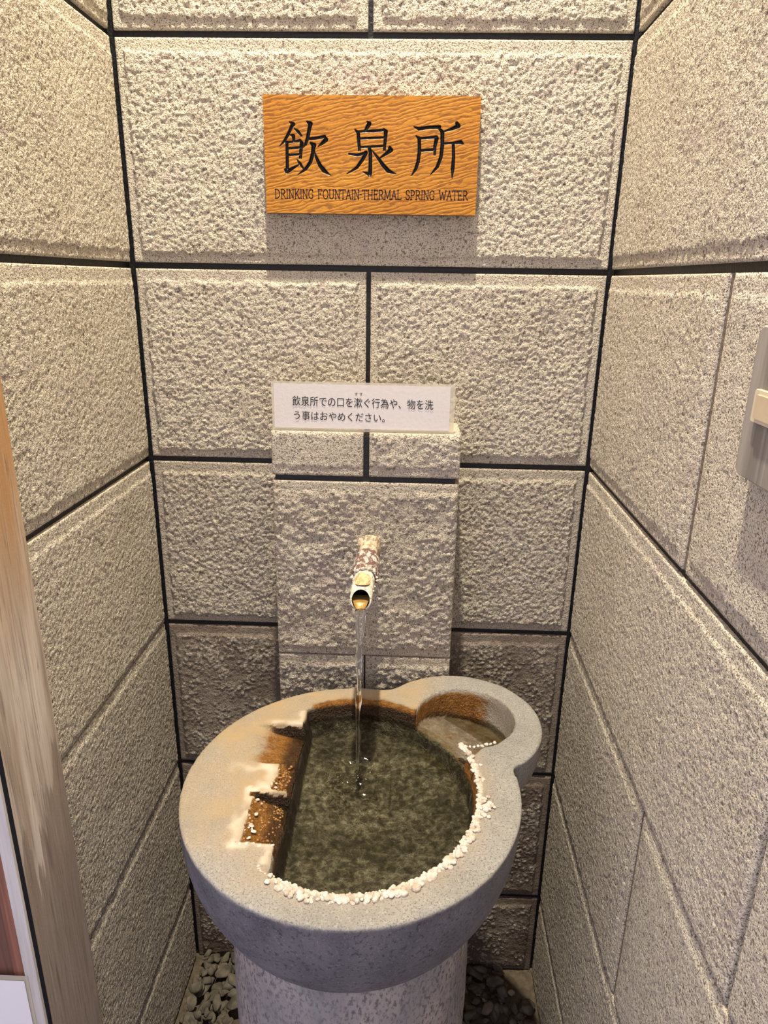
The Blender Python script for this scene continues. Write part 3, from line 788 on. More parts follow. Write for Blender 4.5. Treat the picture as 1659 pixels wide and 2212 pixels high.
# ------------------------------------------------------------------ water
ws = 0.0022
wx = np.arange(-0.172, 0.235, ws); wy = np.arange(-0.185, 0.228, ws)
WX, WY = np.meshgrid(wx, wy, indexing='ij')
D = top_depth(WX, WY)
LX, LY = 0.0074 - CX, -0.3164 - CY
rl = np.hypot(WX - LX, WY - LY)
wob = vn(WX, WY, 0.018, 71) - 0.5; wob2 = vn(WX, WY, 0.009, 72) - 0.5; wob3 = vn(WX, WY, 0.045, 73) - 0.5
H = 0.0011 * np.sin(rl * 300 + 5 * wob3) * np.exp(-rl / 0.055) + 0.0016 * wob * np.exp(-rl / 0.08) + 0.0024 * wob2 * np.exp(-(rl / 0.045) ** 2) + 0.0007 * wob + 0.0005 * wob3
diw = inner_d(WX, WY)
H += 0.0028 * np.exp(-np.clip(diw - 0.0035, 0, 1) / 0.0045) * (0.4 + 1.2 * vn(WX, WY, 0.02, 75))
wob4 = vn(WX, WY, 0.0055, 74) - 0.5
H += 0.0042 * wob4 * np.exp(-((rl - 0.010) / 0.040) ** 2) + 0.0004 * wob4
H += 0.004 * np.exp(-(rl / 0.009) ** 2) - 0.003 * np.exp(-((rl - 0.016) / 0.007) ** 2)
REg = np.hypot(WX - 0.157, WY - 0.149)
inside = (D > -WL - 0.0035) & ~((REg < 0.08) & (inner_d(WX, WY) < 0.0015))
F = grid_faces(len(wx), len(wy))
ins = inside.reshape(-1)
F = F[ins[F].any(1)]
used = np.unique(F); remap = -np.ones(len(ins), int); remap[used] = np.arange(len(used))
V = np.stack([WX.reshape(-1), WY.reshape(-1), H.reshape(-1)], -1)[used]
wat = link('pool_water', mesh('pool_water', V, remap[F]), M_WATER)
wat.location = (CX, CY, RIM + WL)
tag(wat, 'dark rippling spring water filling the stone basin', 'water')

# shallow puddle lying in the low end of the overflow cup
PL = -0.0465
pin = ((D > -PL - 0.001) & (REg < 0.0725)).reshape(-1)
Fp = grid_faces(len(wx), len(wy)); Fp = Fp[pin[Fp].any(1)]
usp = np.unique(Fp); rmp = -np.ones(len(pin), int); rmp[usp] = np.arange(len(usp))
Vp = np.stack([WX.reshape(-1), WY.reshape(-1), (PL - WL) + 0.0006 * wob.reshape(-1)], -1)[usp]
link('overflow_puddle', mesh('overflow_puddle', Vp, rmp[Fp]), M_WATER, wat)
# froth of little bubbles where the stream lands
rb = random.Random(9); BV_ = []; BF_ = []
for k in range(85):
    a = rb.uniform(0, 6.28); d = abs(rb.gauss(0, 0.026)) + 0.004
    bx_, by_ = LX + d * math.cos(a) - 0.012, LY + d * math.sin(a) * 1.1 - 0.014; rr = rb.uniform(0.0012, 0.0034)
    i0 = len(BV_)
    for q in range(4):
        e = q / 3 * math.pi / 2
        for k2 in range(10):
            BV_.append((bx_ + rr * math.cos(e) * math.cos(k2 * 0.6283), by_ + rr * math.cos(e) * math.sin(k2 * 0.6283), 0.0006 + rr * 0.8 * math.sin(e)))
    for q in range(3):
        for k2 in range(10):
            BF_.append((i0 + q * 10 + k2, i0 + q * 10 + (k2 + 1) % 10, i0 + (q + 1) * 10 + (k2 + 1) % 10, i0 + (q + 1) * 10 + k2))
fro = link('surface_bubbles', mesh('surface_bubbles', BV_, BF_), M_WATER, wat); fro['kind'] = 'stuff'

# falling stream: leaves the lip and drops into the pool
TIPY, TIPZ = -0.288, 0.8026 + ZO
n = 60; seg = 14
zz = np.linspace(TIPZ - 0.0085, RIM + WL - 0.001, n)
V = []
for i, q in enumerate(zz):
    f = i / (n - 1)
    yy = TIPY - 0.004 - (abs(LY + CY) - abs(TIPY) - 0.004) * math.sqrt(f)
    xx = 0.0085 + (LX + CX - 0.0085) * f + 0.0006 * math.sin(f * 17)
    rad = 0.0050 * (1 - 0.52 * f ** 0.6) + 0.0005 * math.sin(f * 26) + 0.0003 * math.sin(f * 61)
    wid = 1.35 - 0.35 * min(1, f * 3)
    for k in range(seg):
        a = 2 * math.pi * k / seg + f * 3.0
        rr = rad * (1 + 0.13 * math.sin(2 * a + f * 20))
        V.append((xx + rr * wid * math.cos(2 * math.pi * k / seg), yy + rr * math.sin(2 * math.pi * k / seg), q))
F = [(i * seg + k, (i + 1) * seg + k, (i + 1) * seg + (k + 1) % seg, i * seg + (k + 1) % seg) for i in range(n - 1) for k in range(seg)]
F += [tuple(range(seg)), tuple((n - 1) * seg + k for k in reversed(range(seg)))]
st = link('water_stream', mesh('water_stream', V, F), M_STREAM)
tag(st, 'thin clear stream of water falling from the spout into the basin', 'water')

# ------------------------------------------------------------------ spout
def spout_mat(name, base, crust, amt):
    mt, nt, b = newmat(name)
    p = pos(nt)
    c = mix(nt, noise(nt, p, 60, 3), tuple(q * 0.6 for q in base), base)
    k = ramp(nt, noise(nt, scaled(nt, p, (1, 0.5, 1)), 130, 4, 0.65), [(amt - 0.05, 0.0), (amt + 0.06, 1.0)])
    c = mix(nt, k, c, crust)
    nt.links.new(c, b.inputs['Base Color']); b.inputs['Roughness'].default_value = 0.6
    nt.links.new(bump(nt, math_(nt, 'ADD', k, noise(nt, p, 420, 3)), 0.6, 0.0015), b.inputs['Normal'])
    return mt
M_NIP = spout_mat('crusted_thread', (0.40, 0.27, 0.16), (0.66, 0.55, 0.40), 0.45)
M_COUP = spout_mat('scaled_brown_coupling', (0.20, 0.105, 0.085), (0.64, 0.60, 0.54), 0.53)
M_TIP = spout_mat('white_scaled_pipe', (0.60, 0.52, 0.40), (0.78, 0.73, 0.62), 0.45)
M_OCHRE = spout_mat('ochre_scale', (0.70, 0.44, 0.20), (0.76, 0.54, 0.30), 0.5)
M_BRASS = plain('wet_golden_pipe_bore', (0.55, 0.33, 0.10), 0.12, 0.8, metal=0.35, namt=0.3)
M_BORE = plain('dark_pipe_bore', (0.010, 0.008, 0.006), 0.5, 0.3)
SX, SZ = 0.0095, 0.8065 + ZO
spout = tag(empty('spout_pipe', (SX, PY, SZ)), 'scaled metal spout pipe with white crust, water pouring from it', 'pipe')
# threaded nipple
prof = []
for k in range(30):
    yy = -0.003 + k * 0.0021
    prof.append((0.0135 + (0.0009 if k % 3 == 0 else -0.0004), yy))
V, F = lathe(prof, 36, 'y'); link('threaded_nipple', mesh('threaded_nipple', V, F), M_NIP, spout)
# mineral collar at the stone
V, F = lathe([(0.013, -0.004), (0.023, -0.001), (0.019, 0.0035), (0.0160, 0.007), (0.0138, 0.009)], 36, 'y')
V = V * (1 + 0.25 * (vn3(V, 0.008, 81) - 0.5))[:, None]
link('mineral_collar', mesh('mineral_collar', V, F), M_NIP, spout)
# coupling
V, F = lathe([(0.0135, 0.044), (0.0160, 0.046), (0.0182, 0.056), (0.0190, 0.066), (0.0192, 0.104), (0.0196, 0.112), (0.0200, 0.120), (0.0188, 0.124), (0.0140, 0.1235)], 48, 'y')
V = V * (1 + 0.05 * (vn3(V, 0.006, 83) - 0.5))[:, None]
link('coupling', mesh('coupling', V, F), M_COUP, spout)
# tip: pipe cut obliquely, lower lip reaching further
ns = 48; rows = [(0.0, 0.0138), (0.18, 0.0146), (0.4, 0.0152), (0.7, 0.0152), (0.94, 0.0147), (1.0, 0.0138)]
def tip_y(a, f, y0=0.112):          # a: angle, top = pi/2
    end = 0.182 - 0.006 * math.sin(a)
    return y0 + (end - y0) * f
V = []; 
for f, r in rows:
    for k in range(ns):
        a = 2 * math.pi * k / ns
        V.append((r * math.cos(a) - 0.0012 * f, -tip_y(a, f), r * math.sin(a) - 0.004 * f))
F = [(i * ns + k, (i + 1) * ns + k, (i + 1) * ns + (k + 1) % ns, i * ns + (k + 1) % ns) for i in range(len(rows) - 1) for k in range(ns)]
V = np.array(V); nz = (vn3(V, 0.004, 85) - 0.5)
rough_k = 1 + 0.07 * nz
V[:, 0] *= rough_k; V[:, 2] *= rough_k
b0 = len(V)
ring2 = []
for k in range(ns):
    a = 2 * math.pi * k / ns
    ring2.append((0.0118 * math.cos(a) - 0.0012, -tip_y(a, 1.0), 0.0118 * math.sin(a) - 0.004))
V = np.concatenate([V, np.array(ring2)])
F += [((len(rows) - 1) * ns + k, b0 + k, b0 + (k + 1) % ns, (len(rows) - 1) * ns + (k + 1) % ns) for k in range(ns)]
tip = link('spout_tip', mesh('spout_tip', V, F), M_TIP, spout)
V = []
for f in (0.0, 0.45, 0.8, 1.0):
    for k in range(ns):
        a = 2 * math.pi * k / ns
        V.append((0.0118 * math.cos(a) - 0.0012, -tip_y(a, f, 0.125) , 0.0118 * math.sin(a) - 0.004))
F = [(i * ns + k, i * ns + (k + 1) % ns, (i + 1) * ns + (k + 1) % ns, (i + 1) * ns + k) for i in range(3) for k in range(ns)] + [tuple(range(ns))]
link('pipe_bore', mesh('pipe_bore', V, F), M_BORE, tip)
# water lying in the mouth, bulging over the lower lip
V = []; nr = 10; nc = 16
for i in range(nr):
    f = i / (nr - 1)
    for k in range(nc):
        a = math.pi + math.pi * (k / (nc - 1))
        lev = -0.0035
        xx = 0.0122 * math.cos(a); zl = 0.0122 * math.sin(a)
        yb = 0.160 + 0.027 * f
        drop = 0.0 if f < 0.5 else ((f - 0.5) * 2) ** 2
        ztop = lev * (1 - drop) + (zl - 0.0005) * drop if zl < lev else zl
        V.append((xx * (1 - 0.25 * drop) - 0.0012, -yb - 0.001 * drop, max(zl, ztop) - 0.004 if zl < lev else zl - 0.004))
F = [(i * nc + k, i * nc + k + 1, (i + 1) * nc + k + 1, (i + 1) * nc + k) for i in range(nr - 1) for k in range(nc - 1)]
link('wet_lip', mesh('wet_lip', V, F), M_BRASS, tip)
# ochre patch on top of the tip
V = []; na, nb = 14, 12
for i in range(na):
    for k in range(nb):
        uu = i / (na - 1) * 2 - 1; vv = k / (nb - 1) * 2 - 1
        q = math.sqrt(uu * uu + vv * vv)
        sc_ = 1.0 if q < 1 else 1.0 / q
        uu *= sc_; vv *= sc_
        a = math.pi / 2 + uu * 0.80; yy = 0.150 + vv * 0.024
        rr = 0.0154 + 0.0006 * (1 - min(1, uu * uu + vv * vv))
        V.append((rr * math.cos(a) - 0.0006, -yy, rr * math.sin(a) - 0.002 - 0.0))
F = [(i * nb + k, i * nb + k + 1, (i + 1) * nb + k + 1, (i + 1) * nb + k) for i in range(na - 1) for k in range(nb - 1)]
link('ochre_scale', mesh('ochre_scale', V, [f[::-1] for f in F]), M_OCHRE, tip)
for k in range(34):
    a = rng.uniform(-0.4, math.pi + 0.4); q = rng.choice((0.122, 0.124, 0.126, rng.uniform(0.128, 0.170)))
    r_ = 0.0180 if q < 0.127 else 0.0150
    o = bpy.data.objects.new('scale_lump', lump_me[k % 6]); COL.objects.link(o); o.parent = tip
    o.location = (r_ * math.cos(a), -q, r_ * math.sin(a) - 0.002)
    s = rng.uniform(0.0011, 0.0026); o.scale = (s, s, s)

# ------------------------------------------------------------------ wooden sign
sgn = tag(empty('wooden_sign', (0.0028, -0.025, 1.3638 + ZO)), 'orange wooden sign board carved with three black characters and small English lettering', 'sign')
SW, SH, ST = 0.2992, 0.1493, 0.018
def sg(u, v):        # measured sign coordinates -> board plane (metres from the centre)
    l = 567 + (v - 203) / 256 * 8.0; r = 1040 - (v - 203) / 258 * 14.0
    t_ = 203 + (u - 567) / 473 * 1.0; bt = 458 + (u - 575) / 451 * 4.0
    return ((u - l) / (r - l) - 0.5) * SW, (0.5 - (v - t_) / (bt - t_)) * SH
A_ = lambda x, y: (590 + x / 7.9, 240 + y / 7.9)
Z_ = lambda x, y: (590 + x / 3.858, 230 + y / 3.858)
KA = 1.14 / 7.9 * SW / 466; KZ = 1.14 / 3.858 * SW / 466
CH1 = [[(285, 160, 22), (345, 197, 58)], [(335, 195, 56), (300, 270, 48), (255, 370, 45), (190, 480, 38), (105, 570, 8)], [(355, 262, 14), (420, 310, 42), (485, 392, 28)],
       [(290, 375, 18), (340, 385, 50)], [(345, 390, 52), (350, 430, 48), (350, 482, 36)], [(212, 502, 30), (340, 490, 28), (465, 470, 42)], [(455, 462, 34), (488, 512, 58), (476, 620, 50), (465, 762, 46)],
       [(234, 500, 45), (237, 700, 48), (240, 955, 52)], [(240, 605, 32), (460, 586, 32)], [(240, 720, 32), (460, 700, 32)], [(205, 965, 40), (232, 1005, 55), (345, 935, 42), (440, 880, 18)], [(405, 790, 12), (455, 860, 45), (522, 955, 22)],
       [(580, 150, 28), (640, 190, 68)], [(638, 188, 66), (615, 300, 55), (590, 430, 55), (555, 530, 45), (500, 600, 10)], [(590, 442, 40), (740, 425, 42), (882, 400, 44)], [(880, 398, 30), (905, 452, 68), (840, 512, 48), (765, 575, 10)],
       [(645, 510, 36), (695, 550, 78)], [(692, 555, 66), (680, 680, 58), (640, 830, 54), (560, 950, 48), (420, 1055, 10)], [(700, 650, 18), (740, 760, 44), (800, 890, 58), (870, 980, 66), (985, 1065, 10)]]
CH2 = [[(788, 110, 12), (805, 128, 32), (785, 160, 26), (762, 188, 8)], [(685, 175, 10), (712, 202, 26), (715, 260, 25), (722, 345, 20)], [(700, 192, 15), (820, 186, 18), (930, 178, 18)], [(925, 170, 14), (942, 190, 30), (938, 250, 24), (930, 342, 20)],
       [(725, 248, 16), (930, 238, 16)], [(725, 320, 16), (930, 308, 16)], [(805, 328, 25), (813, 360, 26), (813, 450, 26), (810, 540, 30), (802, 570, 8)], [(750, 525, 6), (790, 540, 22), (810, 555, 22)],
       [(635, 375, 14), (700, 385, 19), (775, 370, 22)], [(775, 366, 30), (750, 420, 26), (700, 490, 22), (615, 545, 5)], [(975, 325, 26), (985, 342, 32), (940, 375, 23), (885, 415, 8)], [(828, 348, 8), (870, 400, 19), (920, 470, 28), (962, 516, 30), (1027, 544, 6)]]
CH3 = [[(1178, 150, 10), (1220, 166, 24), (1300, 153, 22), (1388, 150, 26)], [(1195, 225, 10), (1220, 246, 25), (1222, 350, 26), (1210, 440, 26), (1190, 500, 24), (1155, 557, 6)], [(1225, 245, 16), (1365, 232, 21)], [(1355, 228, 16), (1365, 246, 30), (1350, 310, 24), (1348, 378, 17)],
       [(1235, 345, 18), (1350, 335, 19)], [(1532, 118, 24), (1545, 140, 32), (1490, 165, 21), (1425, 186, 10)], [(1388, 165, 18), (1412, 192, 28), (1412, 300, 28), (1400, 400, 26), (1370, 480, 24), (1313, 547, 6)], [(1415, 286, 14), (1500, 280, 17), (1565, 272, 27), (1585, 288, 12)], [(1503, 295, 22), (1505, 400, 24), (1497, 500, 27), (1492, 580, 6)]]
gs = 0.00062
nu = int(SW / gs) + 1; nv = int(SH / gs) + 1
bu = np.linspace(-SW / 2, SW / 2, nu); bv = np.linspace(-SH / 2, SH / 2, nv)
BU, BV = np.meshgrid(bu, bv, indexing='ij')
groove = np.full(BU.shape, -0.01); owner = np.zeros(BU.shape, int)
for ci, (chars, conv, kk) in enumerate(((CH1, A_, KA), (CH2, Z_, KZ), (CH3, Z_, KZ))):
    for stroke in chars:
        pts = [(*sg(*conv(px, py)), wd * kk * 0.5) for px, py, wd in stroke]
        for (x0, y0, r0), (x1, y1, r1) in zip(pts[:-1], pts[1:]):
            L2 = (x1 - x0) ** 2 + (y1 - y0) ** 2
            t_ = np.clip(((BU - x0) * (x1 - x0) + (BV - y0) * (y1 - y0)) / max(L2, 1e-12), 0, 1)
            dd = (r0 + (r1 - r0) * t_) - np.hypot(BU - x0 - t_ * (x1 - x0), BV - y0 - t_ * (y1 - y0))
            sel = dd > groove
            groove = np.where(sel, dd, groove); owner = np.where(sel & (dd > -0.0006), ci + 1, owner)
depth_g = np.clip(groove + 0.0002, 0, 0.0028) * 1.25
grainrel = (vn(BU * 0.25 + BV * 0.06, BV, 0.0022, 91) - 0.5) * 0.00012
V = np.stack([BU, depth_g + grainrel, BV], -1).reshape(-1, 3)
F = grid_faces(nu, nv)
paint = np.clip(0.5 + groove / 0.0007, 0, 1).reshape(-1)
own = owner.reshape(-1)[F].max(1) * (paint[F].max(1) > 0.02)
def sub_mesh(name, sel):
    Fs = F[sel]; us = np.unique(Fs); rm = -np.ones(len(V), int); rm[us] = np.arange(len(us))
    m_ = mesh(name, V[us], rm[Fs]); attr(m_, 'paint', paint[us]); return m_
# board: front skin plus sides and back
Fs = F[own == 0]; us = np.unique(Fs); rm = -np.ones(len(V), int); rm[us] = np.arange(len(us))
Vb = V[us]; Fb = rm[Fs]
x0, x1, z0, z1 = -SW / 2, SW / 2, -SH / 2, SH / 2
nb_ = len(Vb)
ex = np.array([(x0, 0, z0), (x1, 0, z0), (x1, 0, z1), (x0, 0, z1), (x0, ST, z0), (x1, ST, z0), (x1, ST, z1), (x0, ST, z1)])
ef = np.array([(0, 4, 5, 1), (1, 5, 6, 2), (2, 6, 7, 3), (3, 7, 4, 0), (4, 7, 6, 5)]) + nb_
mb = mesh('board', np.concatenate([Vb, ex]), np.concatenate([Fb, ef]))
attr(mb, 'paint', np.concatenate([paint[us], np.zeros(8)]))
link('board', mb, M_SIGN, sgn)
for ci, nm in enumerate(('carved_character', 'carved_character', 'carved_character')):
    o = link(nm, sub_mesh(nm, own == ci + 1), M_SIGN, sgn); o['label'] = 'black carved character'
box('hanging_batten', -0.10, 0.10, ST - 0.0005, 0.0225, -0.02, 0.02, M_POST, sgn)

# English line: narrow serif capitals drawn as strokes
def arc(cx_, cy_, rx_, ry_, a0, a1, n_=9):
    return [(cx_ + rx_ * math.cos(math.radians(a0 + (a1 - a0) * i / n_)), cy_ + ry_ * math.sin(math.radians(a0 + (a1 - a0) * i / n_))) for i in range(n_ + 1)]
def stem(x_, a=0.0, b_=1.0): return [[(x_, a), (x_, b_)], [(x_ - .08, a), (x_ + .08, a)], [(x_ - .08, b_), (x_ + .08, b_)]]
GL = {
 'D': (0.72, stem(.12) + [[(.12, 1)] + arc(.22, .5, .42, .5, 90, -90) + [(.12, 0)]]),
 'R': (0.66, stem(.12) + [[(.12, 1)] + arc(.3, .74, .22, .26, 90, -90) + [(.12, .48)], [(.3, .48), (.6, 0), (.66, 0)]]),
 'I': (0.26, stem(.13)),
 'N': (0.70, [[(.12, 0), (.12, 1), (.58, 0), (.58, 1)], [(.04, 0), (.2, 0)], [(.02, 1), (.12, 1)], [(.5, 1), (.66, 1)]]),
 'K': (0.66, stem(.12) + [[(.12, .42), (.56, 1)], [(.26, .6), (.6, 0)], [(.48, 1), (.62, 1)], [(.52, 0), (.66, 0)]]),
 'G': (0.70, [arc(.36, .5, .3, .5, 48, 320, 14) + [(.6, .42), (.44, .42)], [(.58, .72), (.58, .95)]]),
 'F': (0.58, stem(.12) + [[(.12, 1), (.52, 1), (.52, .86)], [(.12, .52), (.4, .52)], [(.4, .44), (.4, .6)]]),
 'O': (0.74, [arc(.37, .5, .31, .5, 0, 360, 18)]),
 'U': (0.70, [[(.12, 1), (.12, .3)] + arc(.35, .28, .23, .28, 180, 360, 8) + [(.58, 1)], [(.03, 1), (.21, 1)], [(.5, 1), (.66, 1)]]),
 'T': (0.62, [[(.31, 0), (.31, 1)], [(.23, 0), (.39, 0)], [(.02, .84), (.02, 1), (.6, 1), (.6, .84)]]),
 'A': (0.68, [[(.06, 0), (.34, 1), (.62, 0)], [(.16, .36), (.52, .36)], [(-.01, 0), (.13, 0)], [(.54, 0), (.69, 0)]]),
 'H': (0.72, stem(.12) + stem(.58) + [[(.12, .5), (.58, .5)]]),
 'E': (0.60, stem(.12) + [[(.12, 1), (.52, 1), (.52, .86)], [(.12, .52), (.42, .52)], [(.42, .44), (.42, .6)], [(.12, 0), (.55, 0), (.55, .15)]]),
 'M': (0.86, [[(.1, 0), (.14, 1), (.43, .1), (.72, 1), (.76, 0)], [(.02, 0), (.18, 0)], [(.68, 0), (.84, 0)], [(.06, 1), (.14, 1)], [(.72, 1), (.8, 1)]]),
 'L': (0.56, stem(.12) + [[(.12, 0), (.52, 0), (.52, .16)]]),
 'S': (0.56, [arc(.28, .75, .2, .25, 35, 270, 10) + arc(.28, .25, .21, .25, 90, -150, 10), [(.46, .8), (.46, .97)], [(.07, .03), (.07, .22)]]),
 'P': (0.60, stem(.12) + [[(.12, 1)] + arc(.3, .73, .22, .27, 90, -90) + [(.12, .46)]]),
 'W': (0.92, [[(.06, 1), (.26, 0), (.46, .8), (.66, 0), (.86, 1)], [(-.02, 1), (.16, 1)], [(.78, 1), (.94, 1)]]),
 '-': (0.26, [[(.03, .5), (.23, .5)]]), ' ': (0.42, []),
}
TXT = 'DRINKING FOUNTAIN-THERMAL SPRING WATER'
adv = sum(GL[c][0] + 0.045 for c in TXT)
xa, ya = sg(593, 425.5); xb, yb = sg(1011, 427.5)
capH = 0.0118; kx = (xb - xa) / adv
V = []; F = []
def ribbon(pts, hw):
    for (p0, p1) in zip(pts[:-1], pts[1:]):
        d = np.array(p1) - np.array(p0); L_ = np.hypot(*d)
        if L_ < 1e-7: continue
        d = d / L_; nn = np.array([-d[1], d[0]]) * hw
        a = np.array(p0) - d * hw * 0.6; b_ = np.array(p1) + d * hw * 0.6
        i0 = len(V)
        for q in (a - nn, b_ - nn, b_ + nn, a + nn): V.append((q[0], -0.00022, q[1]))
        for q in (a - nn, b_ - nn, b_ + nn, a + nn): V.append((q[0], 0.0002, q[1]))
        F.extend([(i0, i0 + 1, i0 + 2, i0 + 3), (i0, i0 + 4, i0 + 5, i0 + 1), (i0 + 1, i0 + 5, i0 + 6, i0 + 2), (i0 + 2, i0 + 6, i0 + 7, i0 + 3), (i0 + 3, i0 + 7, i0 + 4, i0)])
cur = 0.0
for c in TXT:
    wdt, strokes = GL[c]
    for s_ in strokes:
        ribbon([(xa + (cur + px) * kx, ya + (yb - ya) * cur / adv + py * capH) for px, py in s_], 0.00058)
    cur += wdt + 0.045
o = link('small_lettering', mesh('small_lettering', V, F, False), M_INK2, sgn); o['label'] = 'thin dark English capitals'

# ------------------------------------------------------------------ laminated notice standing on the pier
note = tag(empty('laminated_notice', (-0.0025, -0.090, 0.9855 + ZO)), 'white laminated paper notice with two lines of Japanese text standing on the stone pier', 'notice')
def sheet(name, x0, x1, z0, z1, y, t_, mat, parent, curve=0.0):
    nx = 16; V = []; F = []
    for yy in (y, y + t_):
        for i in range(nx):
            xx = x0 + (x1 - x0) * i / (nx - 1)
            cu = curve * ((i / (nx - 1) - 0.5) * 2) ** 2
            V += [(xx, yy + cu, z0), (xx, yy + cu, z1)]
    for i in range(nx - 1):
        a = 2 * i; b_ = 2 * nx + 2 * i
        F += [(a, a + 2, a + 3, a + 1), (b_, b_ + 1, b_ + 3, b_ + 2), (a, b_, b_ + 2, a + 2), (a + 1, a + 3, b_ + 3, b_ + 1)]
    F += [(0, 1, 2 * nx + 1, 2 * nx), (2 * nx - 2, 4 * nx - 2, 4 * nx - 1, 2 * nx - 1)]
    return link(name, mesh(name, V, F, False), mat, parent)
sheet('paper_sheet', -0.1310, 0.1275, 0.0045, 0.0690, 0.0, 0.0003, M_PAPER, note, 0.001)
sheet('laminate_film', -0.1345, 0.1345, 0.0002, 0.0725, 0.0006, 0.0003, M_FILM, note, 0.001)
def text_mesh(body, size, x, z, parent, name, mat, y=-0.0004, sx=1.0, rot=0.0):
    cu = bpy.data.curves.new(name, 'FONT'); cu.body = body; cu.size = size; cu.fill_mode = 'FRONT'
    ob = bpy.data.objects.new(name, cu); COL.objects.link(ob)
    dg = bpy.context.evaluated_depsgraph_get(); dg.update()
    me_ = bpy.data.meshes.new_from_object(ob.evaluated_get(dg))
    bpy.data.objects.remove(ob); bpy.data.curves.remove(cu)
    o_ = link(name, me_, mat, parent)
    xs = [v.co.x for v in me_.vertices]
    o_.location = (x, y, z); o_.rotation_euler = (math.pi / 2, rot, 0)
    o_.scale = (sx, 1, 1)
    return o_, (max(xs) - min(xs), min(xs))
def fit_text(body, size, x0, x1, z, parent, name, mat, rot=0.0):
    o_, (wd, mn) = text_mesh(body, size, 0, z, parent, name, mat, rot=rot)
    k = (x1 - x0) / wd
    o_.scale = (k, 1, 1); o_.location.x = x0 - mn * k
    return o_
pxm = 0.269 / 393.0
def nx_(u): return (u - 785) * pxm - 0.001
M_PRINT = plain('black_print', (0.02, 0.018, 0.02), 0.6, 0.2)
fit_text('飲泉所での口を漱ぐ行為や、物を洗', 0.0155, nx_(635), nx_(937), 0.0385, note, 'printed_line', M_PRINT, rot=math.radians(0.6))
fit_text('う事はおやめください。', 0.0145, nx_(638), nx_(834), 0.0175, note, 'printed_line', M_PRINT, rot=math.radians(0.6))
fit_text('す す', 0.005, nx_(769), nx_(786), 0.0540, note, 'printed_line', M_PRINT)

# ------------------------------------------------------------------ left front: post, casing, door, pinned paper
bx = box('wooden_post', -0.425, -0.345, -0.521, -0.413, 0.0, CEIL + ZO, M_POST, b=0.002)
tag(bx, 'weathered brown timber post ending the left niche wall', 'post')
cs = empty('door_casing', (-0.40, -0.53, 0)); tag(cs, 'pale grey vertical door casing in front of the timber post', 'casing')
box('casing_board', 0.043, 0.0565, -0.003, 0.001, 0, CEIL + ZO, M_CASING, cs)
box('gap_shade_strip', 0.043, 0.0565, 0.001, 0.0085, 0, CEIL + ZO, M_GAP_SHADE, cs)  # solid strip, coloured dark in place of the gap's shade
dr = empty('door_panel', (-0.45, -0.525, 0)); tag(dr, 'reddish brown wooden door edge at the far left', 'door')
box('edge_board', 0.078, 0.0925, -0.004, 0.0035, 0, CEIL + ZO, M_DOOR, dr)
box('inner_panel', -0.30, 0.0778, -0.002, 0.0035, 0, CEIL + ZO, M_DOORD, dr)
pp = empty('pinned_notice', (-0.42, -0.5342, 0.436 + ZO)); tag(pp, 'blank laminated white sheet fixed to the door at the lower left', 'paper')
sheet('paper_sheet', -0.14, 0.0615, -0.29, -0.0035, 0.0, 0.0003, M_PAPER2, pp)
sheet('laminate_film', -0.145, 0.0660, -0.295, 0.004, 0.0006, 0.0003, M_FILM, pp)

# ------------------------------------------------------------------ switch board on the right wall
XW = 0.36 - 0.52 * 0.0194
swb = empty('switch_board', (XW - 0.002, -0.611, 1.11 + ZO)); tag(swb, 'grey weathered wooden board with a cream light switch on the right wall', 'switch')
# board outline with one rounded lower corner, in (y, z)
def rounded(y0, y1, z0, z1, r, n_=6):
    pts = []
    for cy_, cz_, a0 in ((y1 - r, z1 - r, 0), (y0 + r, z1 - r, 90), (y0 + r, z0 + r, 180), (y1 - r, z0 + r, 270)):
        for i in range(n_ + 1):
            a = math.radians(a0 + 90 * i / n_); pts.append((cy_ + r * math.cos(a), cz_ + r * math.sin(a)))
    return pts
def plate(name, pts, xa_, xb_, mat, parent, ch=0.002):
    n_ = len(pts); c = np.mean(pts, 0)
    V = [(xa_, p[0], p[1]) for p in pts] + [(xb_ + ch, p[0], p[1]) for p in pts] + [(xb_, c[0] + (p[0] - c[0]) * 0.965, c[1] + (p[1] - c[1]) * 0.975) for p in pts]
    F = [tuple(range(n_))[::-1] if False else tuple(range(n_))]
    for k in range(2):
        for i in range(n_):
            j = (i + 1) % n_
            F.append((k * n_ + i, k * n_ + j, (k + 1) * n_ + j, (k + 1) * n_ + i))
    F.append(tuple(2 * n_ + i for i in reversed(range(n_))))
    return link(name, mesh(name, V, F, False), mat, parent)
plate('backing_board', rounded(-0.075, 0.073, -0.056, 0.062, 0.008), 0.004, -0.016, M_GREYW, swb)
sp = plate('switch_frame', rounded(0.002, 0.054, -0.0095, 0.0155, 0.002), -0.0155, -0.0195, M_CREAM, swb, 0.001)
plate('rocker', rounded(0.008, 0.0475, -0.0062, 0.0122, 0.002), -0.0185, -0.0212, M_CREAM2, sp, 0.001)

